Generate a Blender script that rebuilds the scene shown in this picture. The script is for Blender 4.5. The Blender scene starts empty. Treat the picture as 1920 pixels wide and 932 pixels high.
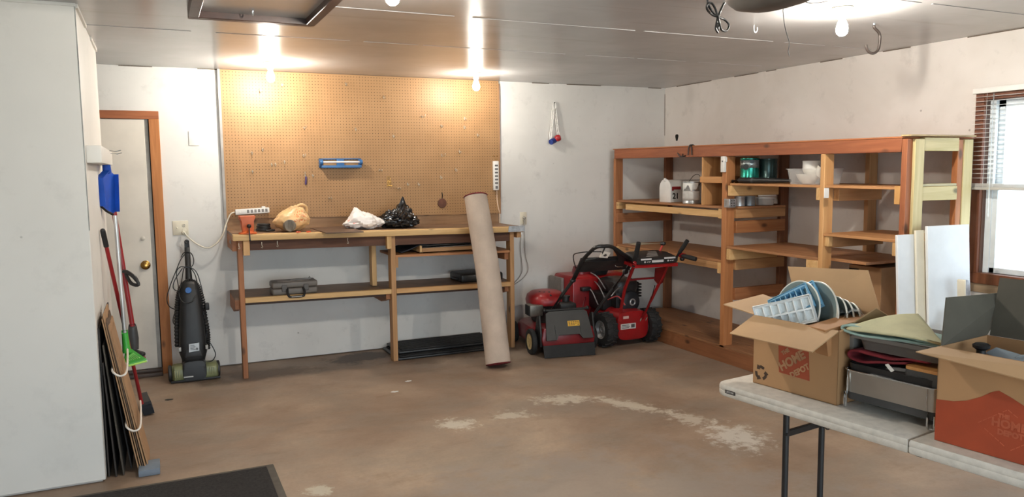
import bpy, bmesh, math, random
from mathutils import Vector as V, Matrix as MX, noise as NZ
from mathutils.bvhtree import BVHTree

R = math.radians
SC = bpy.context.scene
COL = SC.collection
rnd = random.Random(11)

# ------------------------------------------------------------------ materials
def lin(c):
    c = c / 255.0
    return c / 12.92 if c <= 0.04045 else ((c + 0.055) / 1.055) ** 2.4

def rgb(c):
    return (lin(c[0]), lin(c[1]), lin(c[2]), 1.0)

class NT:
    def __init__(s, name):
        s.m = bpy.data.materials.new(name)
        s.m.use_nodes = True
        s.t = s.m.node_tree
        s.b = s.t.nodes['Principled BSDF']
        s.out = s.t.nodes['Material Output']
    def n(s, typ, **kw):
        nd = s.t.nodes.new(typ)
        for k, v in kw.items():
            setattr(nd, k, v)
        return nd
    def l(s, a, b):
        s.t.links.new(a, b)
    def coords(s, offset=True):
        tc = s.n('ShaderNodeTexCoord')
        if not offset:
            return tc.outputs['Object']
        oi = s.n('ShaderNodeObjectInfo')
        mu = s.n('ShaderNodeVectorMath', operation='SCALE')
        mu.inputs[0].default_value = (7.3, 3.1, 5.7)
        s.l(oi.outputs['Random'], mu.inputs['Scale'])
        ad = s.n('ShaderNodeVectorMath', operation='ADD')
        s.l(tc.outputs['Object'], ad.inputs[0]); s.l(mu.outputs[0], ad.inputs[1])
        return ad.outputs[0]
    def noise(s, vec, scale, detail=3, rough=.55, dist=0.0):
        nz = s.n('ShaderNodeTexNoise')
        nz.inputs['Scale'].default_value = scale
        nz.inputs['Detail'].default_value = detail
        nz.inputs['Roughness'].default_value = rough
        nz.inputs['Distortion'].default_value = dist
        s.l(vec, nz.inputs['Vector'])
        return nz.outputs['Fac']
    def ramp(s, fac, stops):
        r = s.n('ShaderNodeValToRGB')
        els = r.color_ramp.elements
        while len(els) < len(stops):
            els.new(.5)
        for e, (p, c) in zip(els, stops):
            e.position = p
            e.color = c if len(c) == 4 else rgb(c)
        s.l(fac, r.inputs['Fac'])
        return r.outputs['Color']
    def mixc(s, fac, a, b, mode='MIX'):
        mx = s.n('ShaderNodeMix', data_type='RGBA', blend_type=mode)
        for sock, val in ((mx.inputs[0], fac), (mx.inputs[6], a), (mx.inputs[7], b)):
            if isinstance(val, (int, float)):
                sock.default_value = val
            elif isinstance(val, tuple):
                sock.default_value = val if len(val) == 4 else rgb(val)
            else:
                s.l(val, sock)
        return mx.outputs[2]
    def math(s, op, a, b=None, clamp=False):
        nd = s.n('ShaderNodeMath', operation=op, use_clamp=clamp)
        for sock, val in ((nd.inputs[0], a), (nd.inputs[1], b)):
            if val is None: continue
            if isinstance(val, (int, float)): sock.default_value = val
            else: s.l(val, sock)
        return nd.outputs[0]
    def mapping(s, vec, scale, loc=(0, 0, 0)):
        mp = s.n('ShaderNodeMapping')
        mp.inputs['Scale'].default_value = scale
        mp.inputs['Location'].default_value = loc
        s.l(vec, mp.inputs['Vector'])
        return mp.outputs[0]
    def bump(s, h, strength=.3, dist=.01):
        b = s.n('ShaderNodeBump')
        b.inputs['Strength'].default_value = strength
        b.inputs['Distance'].default_value = dist
        s.l(h, b.inputs['Height'])
        s.l(b.outputs['Normal'], s.b.inputs['Normal'])
    def color(s, c):
        if isinstance(c, tuple): s.b.inputs['Base Color'].default_value = c if len(c) == 4 else rgb(c)
        else: s.l(c, s.b.inputs['Base Color'])
    def set(s, rough=None, metal=None, spec=None, coat=None):
        if rough is not None: s.b.inputs['Roughness'].default_value = rough
        if metal is not None: s.b.inputs['Metallic'].default_value = metal
        if spec is not None: s.b.inputs['Specular IOR Level'].default_value = spec
        if coat is not None: s.b.inputs['Coat Weight'].default_value = coat

def plain(name, c, rough=.5, metal=0, var=.10, scale=9, bump=0, bscale=60, spec=.5, coat=0):
    k = NT(name)
    v = k.coords()
    f = k.noise(v, scale, 4)
    lo = tuple(max(0, x * (1 - var)) for x in c); hi = tuple(min(255, x * (1 + var)) for x in c)
    k.color(k.ramp(f, [(.3, lo), (.7, hi)]))
    k.set(rough, metal, spec, coat)
    if bump:
        k.bump(k.noise(v, bscale, 3), bump)
    return k.m

def wood(name, c1, c2, axis, rough=.6, knot=True, grime=0.0):
    k = NT(name)
    v = k.coords()
    sc = [26, 26, 26]; sc[axis] = 1.6
    v2 = k.mapping(v, tuple(sc))
    f = k.noise(v2, 1.0, 5, .6, .8)
    col = k.ramp(f, [(.28, c1), (.5, tuple((a + b) / 2 for a, b in zip(c1, c2))), (.72, c2)])
    if knot:
        kc = [6.5, 6.5, 6.5]; kc[axis] = 3.4
        vo = k.n('ShaderNodeTexVoronoi'); vo.inputs['Scale'].default_value = 1.0
        k.l(k.mapping(v, tuple(kc)), vo.inputs['Vector'])
        msk = k.ramp(vo.outputs['Distance'], [(.07, (255, 255, 255)), (.15, (0, 0, 0))])
        col = k.mixc(k.math('MULTIPLY', msk, .75), col, tuple(x * .38 for x in c1))
    if grime:
        g = k.noise(v, 3.2, 5, .65)
        gm = k.ramp(g, [(.45, (0, 0, 0)), (.68, (255, 255, 255))])
        col = k.mixc(k.math('MULTIPLY', gm, grime), col, tuple(x * .45 for x in c1))
    k.color(col)
    k.set(rough)
    k.bump(f, .12, .004)
    return k.m

def emit(name, c, strength):
    k = NT(name)
    k.color((0, 0, 0, 1))
    k.b.inputs['Emission Color'].default_value = rgb(c)
    k.b.inputs['Emission Strength'].default_value = strength
    return k.m

def clear(name, c, alpha, rough=.15):
    """see-through plastic or glass: a mix of a transparent and a glossy/diffuse body"""
    k = NT(name)
    k.color(c); k.set(rough)
    tr = k.n('ShaderNodeBsdfTransparent')
    tr.inputs['Color'].default_value = (1, 1, 1, 1)
    mx = k.n('ShaderNodeMixShader')
    mx.inputs[0].default_value = alpha
    k.l(tr.outputs[0], mx.inputs[1]); k.l(k.b.outputs[0], mx.inputs[2])
    k.l(mx.outputs[0], k.out.inputs['Surface'])
    return k.m

# ------------------------------------------------------------------ mesh builder
def frame(d, up=V((0, 0, 1))):
    d = V(d).normalized()
    up = V(up)
    if abs(d.dot(up.normalized())) > .98:
        up = V((0, 1, 0)) if abs(d.y) < .9 else V((1, 0, 0))
    x = d.cross(up).normalized()
    y = x.cross(d).normalized()
    return x, y, d

def catmull(pts, sub=6, closed=False):
    pts = [V(p) for p in pts]
    n = len(pts)
    if n < 3: return pts
    out = []
    rng = range(n) if closed else range(n - 1)
    for i in rng:
        p1 = pts[i]; p2 = pts[(i + 1) % n]
        p0 = pts[i - 1] if (closed or i > 0) else p1 * 2 - p2
        p3 = pts[(i + 2) % n] if (closed or i + 2 < n) else p2 * 2 - p1
        for k in range(sub):
            t = k / sub
            out.append(.5 * ((2 * p1) + (p2 - p0) * t + (2 * p0 - 5 * p1 + 4 * p2 - p3) * t * t + (3 * p1 - p0 - 3 * p2 + p3) * t ** 3))
    if not closed: out.append(pts[-1])
    return out

class MB:
    def __init__(s):
        s.bm = bmesh.new()
    def face(s, vs):
        try: return s.bm.faces.new(vs)
        except ValueError: return None
    def box(s, lo, hi, bev=0, seg=2, mat=None):
        lo = V(lo); hi = V(hi)
        c = (lo + hi) / 2
        m = MX.Translation(c) @ MX.Diagonal((abs(hi.x - lo.x), abs(hi.y - lo.y), abs(hi.z - lo.z), 1))
        if mat is not None: m = mat @ m
        g = bmesh.ops.create_cube(s.bm, size=1, matrix=m)
        if bev > 0:
            es = list({e for v in g['verts'] for e in v.link_edges})
            bmesh.ops.bevel(s.bm, geom=es, offset=bev, segments=seg, affect='EDGES', profile=.5)
        return s
    def obox(s, c, size, rot=(0, 0, 0), bev=0, seg=2):
        from mathutils import Euler
        m = MX.Translation(V(c)) @ Euler(rot).to_matrix().to_4x4()
        h = V(size) / 2
        return s.box(-h, h, bev, seg, m)
    def bar(s, p0, p1, w, h, up=(0, 0, 1), bev=0, seg=1):
        p0 = V(p0); p1 = V(p1)
        x, y, d = frame(p1 - p0, up)
        L = (p1 - p0).length
        m = MX((( x.x, y.x, d.x, p0.x), (x.y, y.y, d.y, p0.y), (x.z, y.z, d.z, p0.z), (0, 0, 0, 1)))
        return s.box((-w / 2, -h / 2, 0), (w / 2, h / 2, L), bev, seg, m)
    def cyl(s, p0, p1, r0, r1=None, n=20, caps=True):
        r1 = r0 if r1 is None else r1
        p0 = V(p0); p1 = V(p1)
        x, y, d = frame(p1 - p0)
        a = []; b = []
        for i in range(n):
            t = 2 * math.pi * i / n
            u = x * math.cos(t) + y * math.sin(t)
            a.append(s.bm.verts.new(p0 + u * r0)); b.append(s.bm.verts.new(p1 + u * r1))
        for i in range(n):
            j = (i + 1) % n
            s.face((a[i], a[j], b[j], b[i]))
        if caps:
            s.face(a[::-1]); s.face(b)
        return s
    def tube(s, pts, r, n=8, closed=False, smooth=0, caps=True):
        pts = catmull(pts, smooth, closed) if smooth else [V(p) for p in pts]
        N = len(pts)
        rr = r if isinstance(r, (list, tuple)) else [r] * N
        if len(rr) != N:
            rr = [rr[min(len(rr) - 1, int(i * (len(rr) - 1) / (N - 1) + .5))] for i in range(N)]
        rings = []
        px = None
        for i, p in enumerate(pts):
            a = pts[i - 1] if (i > 0 or closed) else p
            b = pts[(i + 1) % N] if (i < N - 1 or closed) else p
            d = (b - a)
            if d.length < 1e-9: d = V((0, 0, 1))
            d.normalize()
            if px is None:
                px, py, _ = frame(d)
            else:
                px = (px - d * px.dot(d))
                if px.length < 1e-6: px, _, _ = frame(d)
                px.normalize()
                py = d.cross(px)
            rings.append([s.bm.verts.new(p + (px * math.cos(2 * math.pi * k / n) + py * math.sin(2 * math.pi * k / n)) * rr[i]) for k in range(n)])
        for i in range(N if closed else N - 1):
            A = rings[i]; B = rings[(i + 1) % N]
            for k in range(n):
                j = (k + 1) % n
                s.face((A[k], A[j], B[j], B[k]))
        if caps and not closed:
            s.face(rings[0][::-1]); s.face(rings[-1])
        return s
    def lathe(s, prof, origin, axis=(0, 0, 1), n=28, close=False):
        o = V(origin)
        x, y, d = frame(axis)
        rings = []
        for (r, z) in prof:
            if r < 1e-6:
                rings.append([s.bm.verts.new(o + d * z)])
            else:
                rings.append([s.bm.verts.new(o + d * z + (x * math.cos(2 * math.pi * k / n) + y * math.sin(2 * math.pi * k / n)) * r) for k in range(n)])
        pairs = list(zip(rings[:-1], rings[1:]))
        if close: pairs.append((rings[-1], rings[0]))
        for A, B in pairs:
            for k in range(n):
                j = (k + 1) % n
                if len(A) == 1 and len(B) == 1: continue
                if len(A) == 1: s.face((A[0], B[j], B[k]))
                elif len(B) == 1: s.face((A[k], A[j], B[0]))
                else: s.face((A[k], A[j], B[j], B[k]))
        return s
    def prism(s, poly, o, ex, ey, ez, bev=0):
        o = V(o); ex = V(ex); ey = V(ey); ez = V(ez)
        a = [s.bm.verts.new(o + ex * u + ey * v) for u, v in poly]
        b = [s.bm.verts.new(o + ex * u + ey * v + ez) for u, v in poly]
        n = len(poly)
        s.face(a[::-1]); s.face(b)
        for i in range(n):
            j = (i + 1) % n
            s.face((a[i], a[j], b[j], b[i]))
        if bev > 0:
            es = list({e for q in a + b for e in q.link_edges})
            bmesh.ops.bevel(s.bm, geom=es, offset=bev, segments=2, affect='EDGES', profile=.5)
        return s
    def slab(s, pts, off):
        """polygon given by 3-D points, thickened by vector off"""
        a = [s.bm.verts.new(V(q)) for q in pts]; b = [s.bm.verts.new(V(q) + V(off)) for q in pts]
        n = len(pts)
        s.face(a[::-1]); s.face(b)
        for i in range(n):
            j = (i + 1) % n
            s.face((a[i], a[j], b[j], b[i]))
        return s
    def ball(s, c, r, u=20, v=12, fn=None):
        c = V(c)
        r = V((r, r, r)) if isinstance(r, (int, float)) else V(r)
        rings = []
        for i in range(v + 1):
            ph = math.pi * i / v - math.pi / 2
            ring = []
            for k in range(1 if i in (0, v) else u):
                th = 2 * math.pi * k / u
                d = V((math.cos(ph) * math.cos(th), math.cos(ph) * math.sin(th), math.sin(ph)))
                p = V((d.x * r.x, d.y * r.y, d.z * r.z))
                if fn: p = fn(p, d)
                ring.append(s.bm.verts.new(c + p))
            rings.append(ring)
        for A, B in zip(rings[:-1], rings[1:]):
            for k in range(u):
                j = (k + 1) % u
                if len(A) == 1: s.face((A[0], B[j], B[k]))
                elif len(B) == 1: s.face((A[k], A[j], B[0]))
                else: s.face((A[k], A[j], B[j], B[k]))
        return s
    def torus(s, c, axis, Rr, r, n=28, k=10):
        x, y, d = frame(axis)
        pts = [V(c) + (x * math.cos(2 * math.pi * i / n) + y * math.sin(2 * math.pi * i / n)) * Rr for i in range(n)]
        return s.tube(pts, r, k, closed=True)
    def grid(s, fn, nu, nv):
        g = [[s.bm.verts.new(V(fn(i / nu, j / nv))) for j in range(nv + 1)] for i in range(nu + 1)]
        for i in range(nu):
            for j in range(nv):
                s.face((g[i][j], g[i + 1][j], g[i + 1][j + 1], g[i][j + 1]))
        return s
    def text(s, body, size, o, ex, ey, depth=.0008, align='CENTER', bold=0.0, onto=None):
        cu = bpy.data.curves.new('lettering', 'FONT')
        cu.body = body; cu.size = size; cu.align_x = align; cu.align_y = 'CENTER'
        cu.offset = bold; cu.resolution_u = 3
        if onto is None: cu.extrude = depth
        ob = bpy.data.objects.new('lettering', cu)
        COL.objects.link(ob)
        dg = bpy.context.evaluated_depsgraph_get()
        me = bpy.data.meshes.new_from_object(ob.evaluated_get(dg))
        bpy.data.objects.remove(ob); bpy.data.curves.remove(cu)
        ex = V(ex).normalized(); ey = V(ey).normalized(); ez = ex.cross(ey)
        o = V(o)
        b2 = bmesh.new(); b2.from_mesh(me)
        if onto is not None:
            bmesh.ops.triangulate(b2, faces=b2.faces[:])
            bmesh.ops.subdivide_edges(b2, edges=[e for e in b2.edges if e.calc_length() > size * .3], cuts=2, use_grid_fill=False)
        mp = {}
        for v in b2.verts:
            p = o + ex * v.co.x + ey * v.co.y + ez * v.co.z
            if onto is not None:
                h = onto.ray_cast(p + ez * .5, -ez)
                if h[0] is not None: p = h[0] + h[1] * depth
            mp[v] = s.bm.verts.new(p)
        for f in b2.faces:
            s.face([mp[v] for v in f.verts])
        b2.free(); bpy.data.meshes.remove(me)
        return s
    def xf(s, m):
        bmesh.ops.transform(s.bm, matrix=m, verts=s.bm.verts[:])
        return s
    def warp(s, fn):
        for v in s.bm.verts: v.co = V(fn(v.co))
        return s

INV = {}
def tag(o, label, cat, group=None):
    o['label'] = label; o['category'] = cat
    if group: o['group'] = group
    return o

def thing(name, label, cat, loc=(0, 0, 0), rotz=0, group=None, rot=None):
    o = bpy.data.objects.new(name, None)
    o.empty_display_size = .05
    COL.objects.link(o)
    o.location = loc
    o.rotation_euler = rot if rot is not None else (0, 0, rotz)
    from mathutils import Euler
    INV[o.name] = (MX.Translation(V(loc)) @ Euler(o.rotation_euler).to_matrix().to_4x4()).inverted()
    return tag(o, label, cat, group)

def root(o):
    while o.parent: o = o.parent
    return o

def build(mb, name, mat, parent=None, local=False, sharp=40, loc=None, label=None):
    """link the collected geometry as ONE mesh object; world coordinates unless local"""
    if parent is not None and not local:
        mb.xf(INV[root(parent).name])
    if loc is not None:
        mb.xf(MX.Translation(-V(loc)))
    bm = mb.bm
    bmesh.ops.remove_doubles(bm, verts=bm.verts[:], dist=1e-6)
    bmesh.ops.recalc_face_normals(bm, faces=bm.faces[:])
    me = bpy.data.meshes.new(name)
    bm.to_mesh(me); bm.free()
    me.materials.append(mat)
    me.polygons.foreach_set('use_smooth', [True] * len(me.polygons))
    me.set_sharp_from_angle(angle=R(sharp))
    me.update()
    o = bpy.data.objects.new(name, me)
    COL.objects.link(o)
    if parent is not None: o.parent = parent
    if loc is not None: o.location = loc
    if label: o['label'] = label
    return o

def structure(mb, name, mat, parent=None):
    o = build(mb, name, mat)
    if parent is not None: o.parent = parent
    else: o['kind'] = 'structure'
    return o

def solid(o, t, off=0):
    m = o.modifiers.new('thickness', 'SOLIDIFY'); m.thickness = t; m.offset = off
    return o

def subd(o, lv=1):
    m = o.modifiers.new('smooth', 'SUBSURF'); m.levels = lv; m.render_levels = lv
    return o

def dup(src, loc, rotz=None, label=None, group=None):
    r = src.copy(); COL.objects.link(r); r.location = loc
    if rotz is not None: r.rotation_euler = (0, 0, rotz)
    if label: r['label'] = label
    if group: r['group'] = group
    for ch in list(src.children):
        c = ch.copy(); COL.objects.link(c); c.parent = r
        for g in list(ch.children):
            d = g.copy(); COL.objects.link(d); d.parent = c
    return r

DAY = 4.2
BULB = 560.0
# ------------------------------------------------------------------ camera, world, lights
H = 2.44
cam = bpy.data.cameras.new('camera'); camo = bpy.data.objects.new('camera', cam); COL.objects.link(camo)
camo.location = (-4.90216, -6.72585, 1.59528)
camo.rotation_euler = (1.47055945, 0.0110539, -0.435158391)
cam.sensor_width = 36; cam.lens = 36 * 1441.46 / 1920; cam.clip_start = .02
SC.camera = camo

SC.view_settings.view_transform = 'Standard'
SC.view_settings.look = 'None'
SC.view_settings.gamma = 1
SC.view_settings.use_curve_mapping = False
SC.view_settings.exposure = 0.65
SC.cycles.use_denoising = True
SC.cycles.max_bounces = 8
SC.cycles.diffuse_bounces = 5
SC.cycles.transparent_max_bounces = 12
SC.cycles.caustics_reflective = False
SC.cycles.caustics_refractive = False
SC.cycles.sample_clamp_indirect = 6

world = bpy.data.worlds.new('daylight'); SC.world = world; world.use_nodes = True
bg = world.node_tree.nodes['Background']
bg.inputs['Color'].default_value = rgb((226, 243, 255))
bg.inputs['Strength'].default_value = DAY

def portal(name, loc, rot, sx, sy):
    l = bpy.data.lights.new(name, 'AREA'); l.shape = 'RECTANGLE'; l.size = sx; l.size_y = sy
    l.cycles.is_portal = True
    o = bpy.data.objects.new(name, l); COL.objects.link(o); o.location = loc; o.rotation_euler = rot
    return o
portal('garage_opening_daylight', (-3.4, -8.72, 1.06), (R(90), 0, R(0)), 4.8, 2.1)
portal('window_daylight', (.2, -3.9, 1.44), (0, R(90), 0), 1.3, 1.0)

# ------------------------------------------------------------------ setting materials
def wall_paint(name, c, c2, dirt=.25, seed=0.0):
    k = NT(name)
    v = k.coords(False)
    vm = k.mapping(v, (1, 1, 1), (seed, seed * 2, seed * 3))
    f = k.noise(vm, 1.1, 4, .6, .4)
    col = k.ramp(f, [(.35, c), (.65, c2)])
    d = k.noise(vm, 5.5, 6, .7)
    dm = k.ramp(d, [(.56, (0, 0, 0)), (.74, (255, 255, 255))])
    col = k.mixc(k.math('MULTIPLY', dm, dirt), col, tuple(x * .72 for x in c))
    vo = k.n('ShaderNodeTexVoronoi'); vo.inputs['Scale'].default_value = 3.1
    k.l(vm, vo.inputs['Vector'])
    sp = k.ramp(vo.outputs['Distance'], [(.018, (255, 255, 255)), (.03, (0, 0, 0))])
    col = k.mixc(k.math('MULTIPLY', sp, .55), col, (96, 88, 80))
    k.color(col)
    k.set(.55, spec=.35)
    k.bump(k.noise(vm, 34, 4), .05, .004)
    return k.m

def ceiling_paint():
    k = NT('glossy_ceiling_paint')
    v = k.coords(False)
    f = k.noise(v, .8, 4, .6)
    col = k.ramp(f, [(.35, (152, 150, 150)), (.65, (168, 166, 166))])
    st = k.noise(k.mapping(v, (.5, 6, 1)), 1.3, 5, .7)
    sm = k.ramp(st, [(.58, (0, 0, 0)), (.72, (255, 255, 255))])
    col = k.mixc(k.math('MULTIPLY', sm, .22), col, (120, 106, 96))
    k.color(col)
    k.set(.24, spec=.6)
    wob = k.noise(k.mapping(v, (1, 1, 1)), 3.0, 3, .5)
    fine = k.noise(v, 42, 3, .6)
    h = k.math('ADD', k.math('MULTIPLY', wob, .5), k.math('MULTIPLY', fine, .06))
    k.bump(h, .2, .02)
    return k.m

def concrete():
    k = NT('worn_concrete')
    v = k.coords(False)
    f = k.noise(v, .9, 6, .62, .3)
    col = k.ramp(f, [(.32, (126, 104, 86)), (.5, (152, 129, 110)), (.68, (176, 154, 132))])
    g = k.noise(k.mapping(v, (1, 1.7, 1), (3, 1, 0)), 1.5, 7, .68)
    col = k.mixc(k.ramp(g, [(.44, (0, 0, 0)), (.62, (190, 190, 190))]), col, (140, 130, 118))
    b = k.noise(k.mapping(v, (1.2, 2.4, 1), (9, 4, 0)), 2.6, 6, .7)
    col = k.mixc(k.ramp(b, [(.55, (0, 0, 0)), (.75, (170, 170, 170))]), col, (110, 84, 60))
    fine = k.noise(v, 46, 4, .7)
    col = k.mixc(k.ramp(fine, [(.36, (90, 90, 90)), (.56, (0, 0, 0))]), col, (96, 80, 64))
    geo = k.n('ShaderNodeNewGeometry')
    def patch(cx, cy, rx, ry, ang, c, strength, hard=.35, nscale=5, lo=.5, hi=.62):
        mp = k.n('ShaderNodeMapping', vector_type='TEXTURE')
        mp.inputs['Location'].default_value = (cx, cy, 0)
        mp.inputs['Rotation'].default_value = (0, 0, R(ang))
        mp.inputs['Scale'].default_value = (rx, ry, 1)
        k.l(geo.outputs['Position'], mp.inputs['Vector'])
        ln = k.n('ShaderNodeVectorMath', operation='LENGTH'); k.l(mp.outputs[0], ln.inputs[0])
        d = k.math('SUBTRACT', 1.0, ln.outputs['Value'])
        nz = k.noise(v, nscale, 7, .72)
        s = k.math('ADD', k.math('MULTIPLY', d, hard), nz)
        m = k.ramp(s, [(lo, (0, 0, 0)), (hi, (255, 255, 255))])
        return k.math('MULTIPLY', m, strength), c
    def streak(p0, p1, wd, c, st, hard=.34, ns=13, lo=.60, hi=.74):
        cx, cy = (p0[0] + p1[0]) / 2, (p0[1] + p1[1]) / 2
        dx, dy = p1[0] - p0[0], p1[1] - p0[1]
        return (cx, cy, math.hypot(dx, dy) * .62, wd, math.degrees(math.atan2(dy, dx)), c, st, hard, ns, lo, hi)
    for a in (streak((-2.6307, -2.0185, 0.0000), (-2.1056, -2.1868, 0.0000), .17, (204, 194, 176), .8),
              streak((-2.1862, -2.1020, 0.0000), (-1.8794, -2.7429, 0.0000), .14, (204, 194, 176), .75),
              streak((-1.9322, -2.6408, 0.0000), (-1.7857, -3.0497, 0.0000), .16, (200, 190, 174), .7),
              streak((-1.7780, -2.9387, 0.0000), (-1.8461, -3.5273, 0.0000), .26, (204, 196, 184), .8),
              streak((-3.3573, -2.1398, 0.0000), (-3.1210, -2.3754, 0.0000), .17, (208, 200, 184), .85),
              streak((-3.0014, -2.2235, 0.0000), (-2.6871, -2.2958, 0.0000), .15, (204, 195, 178), .7),
              streak((-4.3231, -2.9005, 0.0000), (-4.1402, -2.9185, 0.0000), .10, (200, 194, 176), .8),
              (-2.9, -3.6, 1.3, .9, -30, (150, 140, 132), .55, .30, 3, .55, .72),
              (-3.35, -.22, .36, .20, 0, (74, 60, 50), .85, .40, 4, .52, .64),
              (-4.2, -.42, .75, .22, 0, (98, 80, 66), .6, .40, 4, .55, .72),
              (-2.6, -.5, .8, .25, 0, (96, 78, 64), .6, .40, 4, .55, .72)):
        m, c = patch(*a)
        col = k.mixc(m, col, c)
    k.color(col)
    k.set(.52, spec=.35)
    k.bump(k.math('ADD', fine, k.noise(v, 9, 4)), .10, .004)
    return k.m

M_wall = wall_paint('white_wall_paint', (210, 208, 204), (221, 219, 215), .3)
M_wallr = wall_paint('warm_white_wall_paint', (206, 199, 192), (220, 214, 209), .3, 2.3)
M_wallp = wall_paint('white_partition_paint', (213, 210, 204), (220, 217, 211), .15, 5.1)
M_ceil = ceiling_paint()
M_floor = concrete()
PINE = {a: wood('pale_pine_%s' % 'xyz'[a], (196, 152, 98), (222, 184, 130), a) for a in (0, 1, 2)}
FIR = {a: wood('reddish_fir_%s' % 'xyz'[a], (140, 88, 54), (176, 118, 76), a) for a in (0, 1, 2)}
TRIMW = {a: wood('orange_trim_wood_%s' % 'xyz'[a], (158, 96, 48), (192, 128, 72), a) for a in (0, 2)}
TAN = {a: wood('tan_lumber_%s' % 'xyz'[a], (160, 116, 74), (192, 148, 102), a) for a in (0, 1, 2)}
GREENW = {a: wood('treated_lumber_%s' % 'xyz'[a], (190, 172, 120), (214, 197, 150), a) for a in (0, 1, 2)}
M_ply = wood('worn_brown_plywood', (104, 78, 58), (140, 108, 82), 0, .55, False, .55)
M_dkwood = wood('dark_brown_wood', (66, 40, 28), (92, 58, 42), 2, .5, False)
M_dkwoodx = wood('dark_brown_wood_x', (66, 40, 28), (92, 58, 42), 1, .5, False)
M_white = plain('white_plastic', (226, 224, 220), .4, var=.03)
M_ivory = plain('ivory_plastic', (214, 206, 186), .4, var=.03)
M_black = plain('black_plastic', (30, 30, 31), .42, var=.2)
M_blackrub = plain('black_rubber', (26, 25, 25), .75, var=.25, bump=.15)
M_dkgray = plain('dark_gray_plastic', (62, 62, 62), .5, var=.12)
M_steel = plain('galvanised_steel', (186, 190, 194), .38, .85, var=.12, scale=30)
M_chrome = plain('bright_steel', (205, 205, 205), .2, 1, var=.05)
M_brass = plain('brass', (190, 150, 82), .25, 1, var=.08)
M_iron = plain('dark_iron', (52, 48, 46), .5, .7, var=.15)
M_hole = plain('deep_shadow_gap', (18, 16, 14), .9)

# ------------------------------------------------------------------ room shell
XL, YF = -6.75, -8.6
structure(MB().box((XL - .1, YF - .1, -.12), (.12, .12, 0)), 'floor', M_floor)
structure(MB().box((XL - .1, YF - .1, H), (.12, .12, H + .1)), 'ceiling', M_ceil)
structure(MB().box((XL - .1, 0, .011), (.12, .11, H)).box((XL - .1, .035, -.01), (.12, .11, .012)), 'wall_back', M_wall)
structure(MB().box((XL - .1, YF, 0), (XL, 0, H)), 'wall_left', M_wallp)
# right wall, built around the window opening
WY0, WY1, WZ0, WZ1 = -4.36, -3.455, .895, 2.02
structure(MB().box((0, WY1, 0), (.11, 0, H)).box((0, YF, 0), (.11, WY0, H))
          .box((0, WY0, 0), (.11, WY1, WZ0)).box((0, WY0, WZ1), (.11, WY1, H)), 'wall_right', M_wallr)
# front wall with the open overhead-door opening behind the viewer
structure(MB().box((XL, YF - .1, 0), (-5.8, YF, H)).box((-1.0, YF - .1, 0), (0, YF, H)).box((-5.8, YF - .1, 2.13), (-1.0, YF, H)), 'wall_front', M_wallp)
# boxed-out closet partition on the left, with its corner bead line
structure(MB().box((XL, -2.303, .012), (-5.208, -.794, H), .004, 1).box((XL, -2.28, 0), (-5.225, -.82, .02)), 'wall_partition', M_wallp)
structure(MB().box((-5.2085, -2.3045, 1.32), (-5.2065, -2.29, 2.43)), 'trim_1', plain('cracked_paint_seam', (150, 152, 150), .7, var=.3))
k = M_white
structure(MB().box((-5.62, -2.312, 2.425), (-5.205, -2.290, 2.44)).box((-5.212, -2.3, 2.42), (-5.196, -1.72, 2.44)).box((-5.212, -1.30, 2.42), (-5.198, -.80, 2.44)), 'trim_2', M_wallp)
# ceiling board seams: slightly raised taped joints with flaking edges
sm = MB()
for y in (-1.72, -2.70, -3.92):
    x = XL + .6
    while x < -.1:
        L = rnd.uniform(.3, 1.1)
        sm.box((x, y + rnd.uniform(-.006, .0), H - .0022), (min(x + L, -.03), y + rnd.uniform(.004, .012), H + .01))
        x += L + rnd.uniform(.02, .25)
structure(sm, 'trim_3', M_ceil)
# shrunken joint between walls and ceiling (dark broken line)
jm = MB()
x = -5.1
while x < -.1:
    L = rnd.uniform(.08, .5)
    jm.box((x, -.0035, H - .006), (min(x + L, -.02), .01, H - .001)); x += L + rnd.uniform(.1, .6)
y = -.2
while y > -3.6:
    L = rnd.uniform(.1, .6)
    jm.box((-.0035, y - L, H - .006), (.01, y, H - .001)); y -= L + rnd.uniform(.05, .5)
jm.box((-.004, -.0035, 1.95), (.01, .01, 2.38))
structure(jm, 'trim_4', plain('open_joint', (92, 76, 62), .9))
# outside
structure(MB().box((-14, -30, -.3), (16, 12, -.13)), 'ground', plain('bright_concrete_drive', (206, 206, 198), .8, var=.1, scale=2))

# ------------------------------------------------------------------ door and its casing
d = build(MB().box((-5.80, -.014, .052), (-4.945, .004, 2.028), .002, 1), 'door_1', plain('ivory_door_paint', (214, 206, 194), .45, var=.04, scale=3)); d['kind'] = 'structure'
kn = MB().lathe([(0, 0), (.034, 0), (.036, .006), (.03, .011), (.014, .014), (.012, .034), (.022, .042), (.029, .054), (.029, .066), (.02, .074), (.006, .076), (0, .076)], (-4.9926, -0.0140, 0.8875), (0, -1, 0), 24)
o = build(kn, 'door_knob', M_brass); o.parent = d
o = build(MB().lathe([(0, 0), (.017, 0), (.017, .008), (.008, .012), (0, .012)], (-5.0, -.014, 1.10), (0, -1, 0), 20), 'deadbolt', plain('ivory_door_paint_2', (206, 198, 186), .45)); o.parent = d
structure(MB().box((-4.945, -.008, .05), (-4.915, .003, 2.03)).box((-5.80, -.008, 2.029), (-4.915, .003, 2.034)), 'trim_5', plain('gray_jamb', (150, 146, 140), .6))
structure(MB().box((-4.919, -.012, .05), (-4.911, .003, 2.032)), 'trim_6', plain('black_weatherstrip', (34, 28, 25), .8))
structure(MB().box((-4.912, -.026, 0), (-4.838, .003, 2.032), .002, 1), 'trim_7', TRIMW[2])
structure(MB().box((-5.86, -.026, 2.032), (-4.838, .003, 2.094), .002, 1), 'trim_8', wood('door_head_wood', (132, 74, 40), (164, 98, 58), 0))
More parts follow.
